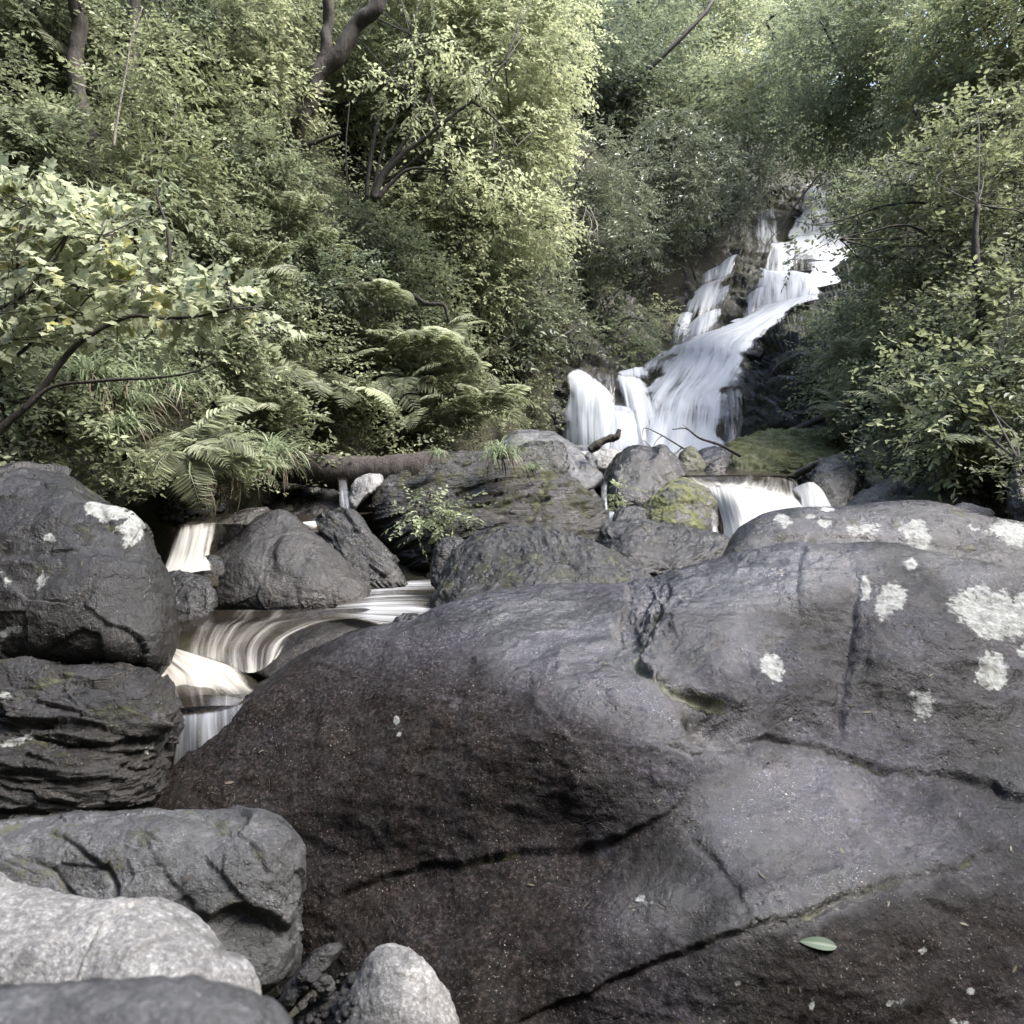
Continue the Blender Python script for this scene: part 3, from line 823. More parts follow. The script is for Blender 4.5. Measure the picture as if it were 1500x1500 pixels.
# ------------------------------------------------------------------ rock face of the falls
ctl = [(835,640,12.4),(835,545,12.8),(740,660,11.9),(740,540,13.0),(780,600,12.3),(900,480,15.0),(950,420,18),(1050,340,21),(1100,290,25),(1187,275,24.6),(1206,275,24.7),(1161,343,22.4),(1230,343,22.2),(1150,372,21.2),(1250,375,21.2),
  (1121,390,20.3),(1196,411,20.3),(1111,452,18.6),(1198,432,18.8),(1052,482,17.0),(1118,488,16.8),(1009,500,16.2),(1099,510,15.9),(990,528,15.2),(1092,541,14.8),(975,556,14.0),(1080,563,13.9),(945,580,13.2),(1062,590,13.1),(925,620,12.5),(1057,620,12.5),
  (900,680,11.8),(1060,680,11.8),(1060,385,20.2),(1024,415,19.2),(1005,460,17.8),(985,500,16.3),(940,540,14.0),(870,545,12.9),(880,600,12.5),(1090,650,11.7),(1150,600,11.6),(1240,560,11.4),(1130,500,14.3),(1210,440,16.6),(1270,400,18),(1280,300,23),(1240,650,10.9),(1150,680,10.9),
  (1096,420,19.0),(700,600,12.6)]
fbed = tps(ctl, 1e-3)
bx, by = np.meshgrid(np.linspace(700, 1300, 330), np.linspace(262, 700, 260))
V = P(bx.ravel(), by.ravel(), fbed(bx, by).ravel())
Q = grid_faces(330, 260)
N = vnormals(V, Q)
N *= np.sign(-(N[:, 1:2].mean()))
st = V + np.outer(V @ np.array([.2, 0, .98]), np.array([.2, 0, .98])) * 1.5
dsp = .55 * fbm(V * .9, 3, .5, 5) + .22 * facet(st * .9, 6) + .12 * facet(st * 2.2, 8) + .06 * fbm(V * 6, 3, .6, 9)
dsp *= .62
V = V + N * dsp[:, None]
o = build('rock_face', V, Q, M_CLIFF, attrs={'wet': np.full(len(V), .5), 'moss': .5 * smooth(N[:, 2], .1, .8) + .25 * (fbm(V * .5, 3, .5, 12) > .1) * ((bx.ravel() < 960) & (by.ravel() > 430)), 'lichen': np.zeros(len(V)), 'brown': np.zeros(len(V))})
o['kind'] = 'structure'

# ------------------------------------------------------------------ water
class Water:
    def __init__(s, near=0.0):
        s.near = near
        s.V, s.Q, s.uv, s.d, s.b, s.p, s.n = [], [], [], [], [], [], 0
    def sheet(s, rows, dens=.7, body=.25, peat=0., nu=40, nv=50, edge=.22, bulge=.05, seed=0, v_dens=None, ends=(.1, .1)):
        """rows from the lip down, each row a list of (px, py, d) from left to right"""
        R = [catmull(P(*(np.array(r, float) - [0, 0, s.near]).T), nu) for r in rows]
        R = np.array(R)                                   # rows, nu, 3
        G = np.stack([catmull(R[:, k], nv) for k in range(nu)], 1)   # nv, nu, 3
        mid = G.mean(1, keepdims=True)
        G = mid + (G - mid) * (1 + edge * .75)
        w = np.linalg.norm(np.diff(G, axis=1), axis=2).sum(1).mean()
        h = np.linalg.norm(np.diff(G, axis=0), axis=2).sum(0).mean()
        u, v = np.meshgrid(np.linspace(0, 1, nu), np.linspace(0, 1, nv))
        uv = np.stack([u * w + seed * 3.1, v * h + seed * 1.7], -1)
        q = np.stack([uv[..., 0] * 5, uv[..., 1] * .5, np.full_like(u, seed * 5.)], -1).reshape(-1, 3)
        b = (fbm(q, 4, .55, seed) * bulge + bulge * .8 * np.sin(math.pi * u).ravel() ** .5).reshape(u.shape)
        G = G + np.array([0, -1, .35]) * b[..., None]
        rag = fbm(np.stack([v * h * 1.5, u * 3, np.full_like(u, seed)], -1).reshape(-1, 3), 3, .6, seed + 7).reshape(u.shape) * .2
        e = smooth(np.minimum(u, 1 - u) + rag, 0, edge) if edge else np.ones_like(u)
        if ends[0]: e = e * smooth(v - .16 * (vnoise(np.stack([u * w * 2.5 + seed, 0 * u, 0 * u], -1).reshape(-1, 3), seed).reshape(u.shape) - .15), -.02, .1)
        dd = dens * e if v_dens is None else (dens if max(v_dens) >= 1 else 1.0) * e * np.interp(v, np.linspace(0, 1, len(v_dens)), v_dens)
        s.V.append(G.reshape(-1, 3)); s.Q.append(grid_faces(nu, nv, s.n)); s.uv.append(uv.reshape(-1, 2))
        s.d.append(dd.ravel()); s.b.append((np.full_like(u, body) * smooth(e, 0, .4)).ravel()); s.p.append(np.full(u.size, peat))
        s.n += u.size
    def build(s, name):
        o = build(name, np.concatenate(s.V), np.concatenate(s.Q), M_WATER, attrs={'dens': np.concatenate(s.d), 'body': np.concatenate(s.b), 'peat': np.concatenate(s.p)}, uv=np.concatenate(s.uv))
        o['kind'] = 'structure'
        return o

w = Water(.5)
w.sheet([[(1178,276,24.2),(1192,272,24.2),(1210,276,24.2)], [(1170,310,23),(1192,306,23),(1218,310,23)], [(1156,350,21.9),(1190,348,21.8),(1228,350,21.9)]], .98, seed=1)
w.sheet([[(1108,300,23.5),(1136,298,23.5)], [(1105,335,22),(1139,330,22)], [(1100,372,20.7),(1145,368,20.7)]], .50, seed=2)
w.sheet([[(1158,346,21.8),(1200,342,21.7),(1262,338,21.9)], [(1156,362,21.2),(1203,360,21.1),(1262,360,21.3)], [(1150,380,20.7),(1200,382,20.6),(1258,385,20.9)]], .86, seed=3)
w.sheet([[(1122,352,21.2),(1165,348,21.2)], [(1121,372,20.6),(1166,372,20.6)], [(1118,400,20),(1166,402,20)]], .62, seed=4)
w.sheet([[(1160,370,20.8),(1192,372,20.8)], [(1159,384,20.4),(1192,384,20.4)], [(1158,398,20),(1193,398,20)]], .42, body=.4, seed=5)
w.sheet([[(1186,374,20.8),(1246,374,20.9)], [(1185,392,20.3),(1246,390,20.4)], [(1180,425,19),(1242,412,19.4)]], .84, seed=6)
w.sheet([[(1117,384,20.2),(1132,393,20),(1165,395,19.9),(1184,399,19.9),(1199,411,20)], [(1113,415,19.1),(1132,412,18.9),(1165,412,18.9),(1186,415,18.9),(1200,422,19.1)], [(1107,456,18.1),(1132,453,18),(1165,447,18),(1184,442,18.1),(1200,438,18.2)]], .70, seed=7, nv=60)
w.sheet([[(1092,434,18.7),(1104,423,18.6),(1122,414,18.7)], [(1089,450,18),(1101,443,17.9),(1118,436,18)], [(1086,470,17.5),(1100,466,17.4),(1114,460,17.6)]], .58, seed=8)
w.sheet([[(1105,450,17.9),(1150,442,17.8),(1202,428,18)], [(1080,468,17.2),(1120,460,17),(1168,450,17.3)], [(1050,480,16.6),(1085,480,16.2),(1124,482,16.3)], [(990,500,15.8),(1045,498,15.4),(1108,505,15.4)], [(966,528,14.8),(1034,522,14.3),(1103,535,14.4)],
   [(950,558,13.6),(1018,552,13.2),(1088,560,13.4)], [(926,582,12.9),(996,580,12.5),(1068,582,12.8)], [(906,616,12.2),(986,615,11.9),(1064,615,12.2)], [(896,668,11.4),(980,668,11.3),(1064,668,11.4)]], nu=80, nv=160, seed=9, edge=.2, bulge=.07, v_dens=[.85, .85, .8, .78, .74, .7, .66, .66, .9], ends=(0, 0))
w.sheet([[(1056,568,12.9),(1068,563,12.8),(1084,566,12.8)], [(1055,605,12.2),(1070,602,12.1),(1087,605,12.2)], [(1053,655,11.6),(1070,655,11.5),(1088,655,11.6)]], .40, body=.45, seed=10)
for k, (lip, base, dn) in enumerate([
   ([(1053,392,19.9),(1068,377,19.8),(1090,370,19.8)], [(1038,418,19.0),(1052,412,18.9),(1072,402,19.0)], .62),
   ([(1022,410,19.2),(1036,396,19.1),(1058,387,19.2)], [(1020,424,18.8),(1034,418,18.7),(1052,410,18.8)], .52),
   ([(1018,426,18.8),(1040,412,18.6),(1073,398,18.7)], [(1000,462,17.6),(1022,462,17.4),(1054,444,17.6)], .66),
   ([(1046,430,18.3),(1058,421,18.2),(1074,414,18.3)], [(1040,452,17.6),(1052,449,17.5),(1066,440,17.6)], .50),
   ([(996,459,17.6),(1008,456,17.5),(1019,458,17.6)], [(984,490,16.6),(996,490,16.5),(1012,486,16.6)], .56),
   ([(1014,470,17.3),(1033,456,17.1),(1056,447,17.3)], [(1000,505,16.1),(1022,494,16.0),(1054,478,16.3)], .66),
   ([(988,480,16.8),(1002,477,16.7),(1016,480,16.8)], [(980,512,15.6),(992,508,15.5),(1006,502,15.7)], .50),
   ([(950,534,14.6),(964,520,14.8),(982,508,15.3)], [(930,546,13.8),(950,545,13.9),(972,532,14.3)], .62),
   ([(905,546,13.2),(925,540,13.4),(950,536,13.9)], [(908,556,12.9),(928,556,13),(950,552,13.4)], .6),
   ([(898,545,12.9),(915,547,12.8),(934,548,12.9)], [(912,640,11.8),(936,645,11.6),(966,630,11.9)], .72),
   ([(824,541,12.6),(850,543,12.5),(872,553,12.4),(896,574,12.2),(924,590,12.1)], [(830,665,11.6),(852,668,11.4),(874,668,11.3),(898,668,11.3),(922,668,11.3)], .62),
   ([(862,545,12.9),(884,546,12.9),(905,549,12.9)], [(866,580,12.4),(886,585,12.3),(910,590,12.3)], .28),
   ([(880,585,12.2),(900,590,12.1),(930,592,12.1)], [(876,668,11.4),(905,668,11.2),(940,668,11.3)], .78)]):
    L, B = np.array(lip, float), np.array(base, float)
    M1, M2 = L + (B - L) * np.array([.4, .22, .5]), L + (B - L) * np.array([.7, .6, .8])
    B = B + (B - L) * np.array([.16, .16, .1])
    w.sheet([L, M1, M2, B], dn + .10, body=.25, seed=20 + k, bulge=.05, edge=.26, v_dens=[.95, 1, 1, .95, .45])
w.build('waterfall')

pool = Water()   # the plunge pool, the lower cascade and the trickles
pool.sheet([[(800,652,12.2),(950,652,12.2),(1100,652,12.2)], [(840,664,10.5),(950,664,10.5),(1090,664,10.5)], [(860,682,9),(960,682,9),(1080,682,9)], [(900,697,7.6),(1010,697,7.5),(1170,697,7.4)]], .5, body=.9, peat=.5, seed=40, edge=0, bulge=.02, v_dens=[.9, .7, .35, .15], ends=(0, 0))
pool.sheet([[(998,695,7.7),(1060,696,7.6),(1120,696,7.6),(1166,699,7.7)], [(1012,706,7.25),(1062,706,7.15),(1118,708,7.15),(1168,716,7.2)], [(1034,716,7.0),(1064,713,6.9),(1114,719,6.85),(1176,736,6.75)]], .27, body=.85, peat=.8, seed=41, edge=.05, bulge=.04, v_dens=[.3, .42, .66], nu=60, ends=(0, 0))
pool.sheet([[(1034,715,7.0),(1064,713,6.9),(1114,719,6.85),(1178,736,6.75)], [(1042,735,6.75),(1070,730,6.55),(1125,738,6.5),(1195,752,6.5)], [(1050,770,6.5),(1080,768,6.3),(1135,770,6.25),(1205,775,6.3)], [(1054,815,6.2),(1085,815,6.0),(1140,815,6.0),(1215,810,6.1)]], .8, body=.5, peat=.7, seed=42, edge=.05, bulge=.06, nu=70, v_dens=[.62, .8, .8, .85], ends=(0, 0))
pool.sheet([[(1164,712,7.1),(1180,706,7.0),(1196,708,7.1)], [(1166,728,6.8),(1188,724,6.7),(1208,728,6.8)], [(1170,765,6.4),(1195,762,6.3),(1224,760,6.4)]], .85, peat=.6, seed=43, bulge=.06)
pool.sheet([[(880,705,7.2),(889,704,7.2)], [(880,735,6.9),(890,735,6.9)], [(882,760,6.7),(892,760,6.7)]], .5, seed=44, nu=14, bulge=.02)
pool.sheet([[(888,745,6.5),(902,748,6.4),(920,750,6.4)], [(890,768,6.2),(904,770,6.1),(922,768,6.1)], [(890,790,6),(906,792,5.9),(924,788,6)]], .55, seed=45, nu=24, bulge=.03)
pool.sheet([[(930,745,6.4),(940,742,6.4)], [(928,775,6.2),(939,772,6.2)]] , .55, seed=46, nu=14, bulge=.02)
pool.sheet([[(1040,745,6.3),(1052,750,6.3)], [(1040,780,6.1),(1052,785,6.1)], [(1040,812,6),(1050,815,6)]], .4, seed=47, nu=16, bulge=.02)
pool.build('cascade_water')

st_ = Water()   # the stream winding between the boulders
st_.sheet([[(255,772,5.2),(290,766,5.1),(332,764,5.2)], [(254,782,5.05),(288,778,4.95),(326,776,5.1)], [(244,812,4.85),(280,812,4.75),(318,808,4.9)], [(234,842,4.6),(270,842,4.5),(318,836,4.6)]], .8, peat=.9, seed=60, bulge=.05, v_dens=[.3, .6, .62, .85], edge=.3)
st_.sheet([[(300,752,6.5),(440,752,6.5),(560,748,6.6)], [(280,762,5.6),(430,764,5.6),(480,764,5.7)], [(260,770,5.1),(340,768,5.1),(470,776,5.2)]], .3, body=.9, peat=.8, seed=61, edge=0, bulge=.01)
st_.sheet([[(436,765,5.5),(466,762,5.5)], [(440,780,5.3),(470,780,5.3)]], .8, peat=.8, seed=62, bulge=.02, nu=16)
st_.sheet([[(494,695,6.8),(508,694,6.8)], [(496,725,6.5),(512,725,6.5)], [(498,760,6.2),(515,760,6.2)]], .45, seed=63, bulge=.02, nu=16)
st_.sheet([[(225,842,4.65),(275,842,4.6),(320,842,4.6)], [(225,850,4.55),(270,850,4.5),(320,850,4.5)], [(222,858,4.45),(275,858,4.4),(320,858,4.4)]], .12, body=.8, peat=.8, seed=64, edge=0, bulge=.01)
st_.sheet([[(664,848,5.6),(664,874,4.75),(664,895,4.25),(664,930,3.85)], [(610,850,5.6),(606,872,4.8),(602,890,4.35),(600,925,3.9)], [(560,852,5.6),(552,874,4.75),(545,890,4.4),(535,915,4.0)], [(520,856,5.4),(500,880,4.7),(490,892,4.4),(470,905,4.15)]], .5, body=.85, peat=.3, seed=65, edge=.02, bulge=.012, v_dens=[.3, .5, .58, .36], ends=(0, 0), nu=60, nv=70)
st_.sheet([[(225,896,4.5),(330,894,4.5),(440,893,4.5),(570,886,4.5)], [(226,910,4.2),(320,908,4.15),(430,906,4.15),(560,902,4.2)], [(228,926,3.95),(310,920,3.85),(400,916,3.9),(500,908,4.05)], [(230,948,3.72),(300,946,3.62),(370,946,3.62),(430,930,3.8)], [(228,966,3.55),(298,972,3.45),(368,985,3.42),(400,965,3.55)]], .5, body=.45, peat=.9, seed=66, edge=.08, bulge=.02, nu=90, nv=90, v_dens=[.34, .3, .38, .42, .5], ends=(0, 0))
st_.sheet([[(212,952,3.65),(238,950,3.62),(262,950,3.65)], [(214,972,3.45),(260,966,3.42),(310,965,3.45)], [(220,992,3.28),(290,986,3.25),(360,980,3.35)], [(218,1010,3.18),(300,1002,3.12),(400,1005,3.2)], [(222,1030,3.1),(310,1018,3.02),(425,1020,3.05)]], .9, body=.5, peat=1, seed=67, edge=.16, bulge=.05, nu=60, nv=60, v_dens=[.45, .68, .74, .66, .4], ends=(0, 0))
st_.sheet([[(222,1006,3.22),(290,991,3.18),(370,1008,3.18)], [(232,1024,3.04),(296,1014,3.0),(368,1022,3.02)], [(248,1040,2.95),(300,1034,2.92),(364,1034,2.95)]], .4, body=.5, peat=.4, seed=68, edge=.05, bulge=.015)
st_.sheet([[(252,1040,2.95),(285,1036,2.9),(330,1030,2.9),(385,1008,2.95)], [(248,1065,2.88),(285,1062,2.84),(330,1056,2.84),(390,1035,2.86)], [(240,1110,2.82),(285,1105,2.78),(335,1098,2.78),(390,1080,2.8)], [(236,1160,2.78),(285,1155,2.74),(335,1148,2.74),(390,1140,2.76)]], .5, body=.6, peat=0, seed=69, edge=.05, bulge=.03, nu=60)
st_.build('stream_water')

# ------------------------------------------------------------------ vegetation
def hit(px, py, dmax=80):
    """depth at which the line of sight meets the hillside"""
    px = np.atleast_1d(np.asarray(px, float)); py = np.atleast_1d(np.asarray(py, float))
    d = np.full(px.shape, dmax)
    done = np.zeros(px.shape, bool)
    for s in np.concatenate([np.arange(2, 14, .08), np.arange(14, dmax, .25)]):
        q = P(px, py, s)
        below = (q[:, 2] < ground(q[:, 0], q[:, 1], False)) & ~done
        d[below] = s
        done |= below
        if done.all():
            break
    return d

OVAL = (np.array([(0, 0, 0), (.23, .30, .05), (.20, .66, .03), (0, 1, -.10), (-.20, .66, .03), (-.23, .30, .05)]), [np.array([(0, 1, 2, 3), (0, 3, 4, 5)])])
SIMPLE = (np.array([(0, 0, 0), (.27, .48, .07), (0, 1, -.06), (-.27, .48, .07)]), [np.array([(0, 1, 2), (0, 2, 3)])])
LANCE = (np.array([(0, 0, 0), (.13, .35, .04), (.11, .7, .0), (0, 1, -.14), (-.11, .7, .0), (-.13, .35, .04)]), [np.array([(0, 1, 2, 3), (0, 3, 4, 5)])])
_m = [(0, 0), (.2, -.06), (.42, .08), (.36, .24), (.55, .42), (.50, .58), (.32, .58), (.2, .76), (0, 1.0)]
_mv = [(x, y, .16 * abs(x) - .18 * y * y) for x, y in _m] + [(-x, y, .16 * abs(x) - .18 * y * y) for x, y in _m[1:-1]]
MAPLE = (np.array(_mv + [(0, .35, 0)]), [np.array([(16, a, b) for a, b in zip([0, 1, 2, 3, 4, 5, 6, 7, 8, 9, 10, 11, 12, 13, 14, 15], [1, 2, 3, 4, 5, 6, 7, 8, 15, 0, 9, 10, 11, 12, 13, 14])])])

def scatter(mb, pos, ydir, nrm, size, tpl, tint):
    ydir = unit(ydir)
    nrm = unit(nrm - (nrm * ydir).sum(1, keepdims=True) * ydir)
    xdir = np.cross(ydir, nrm)
    tv, tf = tpl
    n, k = len(pos), len(tv)
    size = np.broadcast_to(np.asarray(size, float), (n,))
    V = pos[:, None] + size[:, None, None] * (tv[None, :, :1] * xdir[:, None] + tv[None, :, 1:2] * ydir[:, None] + tv[None, :, 2:] * nrm[:, None])
    F_ = [(f[None] + (np.arange(n) * k)[:, None, None]).reshape(-1, f.shape[1]) for f in tf]
    mb.add(V.reshape(-1, 3), F_, tint=np.repeat(tint, k))

def sphere_dirs(n, rng):
    v = rng.normal(size=(n, 3))
    return unit(v)

def sprays(mb, base, out, L, rng, tpl, m=11, length=5.5, up=1.0, droop=.25, tint0=.5, twigs=None):
    """flat leafy twigs: leaves in two rows along each twig"""
    K = len(base)
    t = unit(out * .8 + rng.normal(size=(K, 3)) * np.array([.6, .6, .3]) + np.array([0, 0, -droop]))
    nrm = unit(np.array([0, 0, up]) + out * .45 + rng.normal(size=(K, 3)) * .38)
    nrm = unit(nrm - (nrm * t).sum(1, keepdims=True) * t)
    sd_ = np.cross(t, nrm)
    ln = L * length * rng.uniform(.6, 1.25, K)
    kt = np.clip(tint0 + rng.normal(size=K) * .2, 0, 1)
    for j in range(m):
        f = (j + .6) / m
        sg = 1 if j % 2 else -1
        bend = -.10 * f * f * ln[:, None] * np.array([0, 0, 1.0])
        p = base + t * (f * ln)[:, None] + bend + rng.normal(size=(K, 3)) * L * .12
        a = np.radians(rng.uniform(35, 75, K)) * (1 - .6 * (f > .9))
        yd = t * np.cos(a)[:, None] + sd_ * (np.sin(a) * sg)[:, None] + rng.normal(size=(K, 3)) * .22 + np.array([0, 0, -.14])
        nn = nrm + rng.normal(size=(K, 3)) * .32
        scatter(mb, p, yd, nn, L * rng.uniform(.65, 1.2, K), tpl, np.clip(kt + rng.normal(size=K) * .16, 0, 1))
    if twigs is not None:
        for k in range(0, K, 2):
            pts = [base[k] - t[k] * ln[k] * .5, base[k] + t[k] * ln[k] * .3, base[k] + t[k] * ln[k] * .9 - np.array([0, 0, .1 * ln[k]])]
            twigs.tube(pts, [L * .055, L * .045, L * .02], 4)

def blob_leaves(mb, C, R, L, rng, tpl, dens=1.0, m=11, tint0=.5, seed=0, twigs=None, droop=.25, flat=.85, length=5.5):
    area = 4 * math.pi * R * R * flat
    K = max(8, int(dens * 1.9 * area / (L * L * .36) / m))
    dr = sphere_dirs(K, rng)
    lump = .72 + .55 * vnoise(dr * 2.3 + seed * 3.7, seed) + .25 * (vnoise(dr * 5.5 + seed * 1.3, seed + 5) - .5)
    r = R * lump * (.35 + .65 * rng.uniform(0, 1, K) ** .45)
    base = C + dr * r[:, None] * np.array([1, 1, flat])
    out = unit(dr + np.array([0, 0, .15]))
    sprays(mb, base, out, L, rng, tpl, m, length, 1.0, droop, tint0, twigs)

N_VEG = [0]
def plant(name, label, cat, blobs, L, mat, stems=None, group=None, dens=1.0, tpl=None, tint0=.5, bark=M_BARK, base=None, m=11, twigs=False, droop=.25, stem_r=.03, flat=.85, nstem=2, length=5.5):
    """blobs: (px, py, depth, radius in photo pixels); stems: polylines of (px, py, depth, radius in m)"""
    N_VEG[0] += 1
    seed = 100 + N_VEG[0]
    rng = np.random.default_rng(seed)
    B = np.array(blobs, float)
    g = hit(B[:, 0], B[:, 1])
    Rw = B[:, 3] / F * B[:, 2]
    d = np.minimum(B[:, 2], g - .35 * Rw)
    Rw = B[:, 3] / F * d
    C = P(B[:, 0], B[:, 1], d)
    if stems:
        b0 = P(*stems[0][0][:3])
    elif base:
        b0 = P(*base)
    else:
        k0 = int(np.argmax(B[:, 1] + B[:, 3]))
        bp = [B[k0, 0], B[k0, 1] + .75 * B[k0, 3]]
        b0 = P(bp[0], bp[1], min(float(hit([bp[0]], [bp[1]])[0]), d[k0] + 2.5 * Rw[k0]))
    o = empty(name, b0, label, cat, group)
    mb, tw = MB(), MB()
    tpl = tpl or (OVAL if d.mean() < 12 else SIMPLE)
    for k in range(len(B)):
        blob_leaves(mb, C[k], Rw[k], L, rng, tpl, dens, m, tint0, seed + k, tw if twigs else None, droop, flat, length)
    mb.build('crown', mat, parent=o, loc=b0, smoothed=False)
    trunk = tw
    if stems:
        for s in stems:
            a = np.array(s, float)
            pth = catmull(P(a[:, 0], a[:, 1], a[:, 2]), len(a) * 7)
            rad = np.interp(np.linspace(0, 1, len(pth)), np.linspace(0, 1, len(a)), a[:, 3])
            jit = np.stack([fbm(pth * 2.5 + k * 9, 3, .5, seed + k) for k in range(3)], -1)
            trunk.tube(pth + jit * rad[:, None] * (.5 if a[0, 3] > .09 else 1.0), rad, 9 if a[0, 3] < .09 else 20, .35, seed)
    for k in range(len(B)):
        tips = C[k] + sphere_dirs(nstem, rng) * Rw[k] * .75
        s0 = b0 if not stems else P(*stems[int(np.argmin([np.hypot(q[-1][0] - B[k, 0], q[-1][1] - B[k, 1]) for q in stems]))][-1][:3])
        for tp in tips:
            mid = (s0 + tp) / 2 + rng.normal(size=3) * .12 * np.linalg.norm(tp - s0)
            mid[2] += .08 * np.linalg.norm(tp - s0)
            pth = catmull([s0, mid, C[k] * .4 + tp * .6, tp], 16)
            r0 = stem_r * rng.uniform(.6, 1.1)
            trunk.tube(pth, np.linspace(r0, r0 * .25, 16), 5)
    trunk.build('trunk' if cat == 'tree' else 'stems', bark, parent=o, loc=b0)
    return o

# ---- trees
def px3(pts, d, r0, r1):
    n = len(pts)
    return [(x, y, d, r0 + (r1 - r0) * k / (n - 1)) for k, (x, y) in enumerate(pts)]

plant('tree', 'sunlit yellow-green tree with a fan of dark stems, top centre', 'tree',
  [(620,60,11.6,120),(740,90,11.4,115),(725,220,11.4,100),(630,190,11.8,90),(770,330,11.2,65),(685,340,11.2,85),(570,140,12,90),(650,-40,11.8,130),(760,0,12,110),(785,180,11.6,60),(700,420,11,50),(540,40,12.4,60),(600,300,11.6,50),(700,105,9.3,26),(625,70,9.3,26),(725,265,9.3,30),(600,160,9.1,18),(655,215,9.1,18),(560,120,9.2,18),(680,260,9.1,16)],
  .072, L_SUN, [px3([(537,290),(540,250),(547,207),(557,163),(567,123),(583,90),(600,50)], 9.4, 0.028, 0.009), px3([(548,295),(557,257),(587,217),(610,177),(630,140),(650,90)], 9.4, 0.034, 0.012),
  px3([(550,292),(560,257),(593,223),(633,193),(670,163),(697,143),(740,90)], 9.3, 0.043, 0.012), px3([(690,147),(712,162),(730,180),(757,214)], 9.3, 0.019, 0.007), px3([(555,290),(577,263),(607,247),(653,250)], 9.3, 0.031, 0.012),
  px3([(560,265),(600,190),(607,173),(607,117),(602,93)], 9.5, 0.019, 0.009), px3([(510,300),(508,250),(507,213),(512,150)], 9.6, 0.015, 0.007), px3([(543,290),(560,217),(577,180),(590,130)], 9.6, 0.019, 0.007), px3([(560,270),(600,240),(645,210),(690,220),(720,230)], 9.4, 0.019, 0.006)],
  dens=.8, tint0=.62, droop=.35, nstem=2, stem_r=.012)
plant('tree', 'dark forked tree trunk leaning right, behind the sunlit tree', 'tree',
  [(430,50,14,80),(350,30,14,80),(480,-50,14,100),(400,150,13,60),(560,-20,14,90),(330,120,12.5,60)], .07, L_SUN,
  [px3([(425,230),(435,197),(453,150),(468,105),(500,75),(523,37),(547,13),(575,-40)], 9.7, .115, .085), px3([(458,130),(468,90),(477,53),(480,0),(482,-70)], 9.8, .085, .06), px3([(440,190),(400,150),(350,110),(310,90)], 9.8, .04, .016), px3([(425,225),(470,205),(500,195)], 9.7, .05, .016)], dens=.8, tint0=.45, bark=M_BARK)
plant('tree', 'thick mossy trunk in the upper left corner', 'tree', [(30,20,9,80),(150,10,9.5,60),(60,-40,9,90)], .06, L_MID,
  [px3([(170,420),(140,250),(118,130),(108,60),(112,0),(110,-80)], 7.6, .085, .07), px3([(190,130),(196,60),(200,0),(205,-60)], 8.2, .06, .05)], dens=.6, tint0=.5, bark=M_BARK)
plant('sapling', 'thin pale sapling stem with airy leaves on the upper left bank', 'sapling', [(200,90,7,45),(240,80,7.2,45),(170,150,6.8,40)], .06, L_COOL,
  [px3([(166,215),(172,175),(183,110),(192,60),(208,10)], 5.9, .011, .005)], dens=.4, bark=M_BARKP, tint0=.65, nstem=1, stem_r=.006)
plant('sapling', 'short bent reddish sapling above the maple branches', 'sapling', [(225,300,6,35),(262,310,6.1,35)], .07, L_MID,
  [px3([(247,385),(247,360),(244,331),(236,305),(230,285)], 5.8, .016, .008)], dens=.45, bark=M_LOG, tint0=.6, nstem=1, stem_r=.006)

far = [
 ('dark-leaved tree at the top of the photo right of the sunlit tree', [(850,60,22,75),(900,30,24,80),(865,140,20,60)], L_DARK, .4),
 ('olive tree with a rounded crown on the slope left of the bright far one', [(960,80,22,75),(1000,30,26,80),(935,160,20,60)], L_MID, .45),
 ('brightest pale-green tree on the far slope above the falls', [(1090,60,26,80),(1080,130,24,60),(1125,110,28,65)], L_SUN, .6),
 ('tall tree rising behind the dark-leaved one', [(830,-10,28,90),(920,-30,30,90)], L_MID, .55),
 ('tree straight above the head of the falls', [(1170,120,24,65),(1180,190,22,55),(1145,170,23,45)], L_MID, .5),
 ('hazy tree behind the brightest far one', [(1030,-10,34,80),(1090,-15,36,60),(1170,20,32,60)], L_MID, .6),
 ('small tree in the fold of the slope below the olive one', [(1050,165,20,55),(1010,150,21,45)], L_MID, .4),
 ('dark tree at the back with a bare stem showing', [(900,110,19,50),(940,120,20,45)], L_DARK, .35)]
for lab, bl, mt, ti in far:
    plant('tree', lab, 'tree', bl, .14, mt, dens=.85, tint0=ti, stem_r=.07, nstem=2)

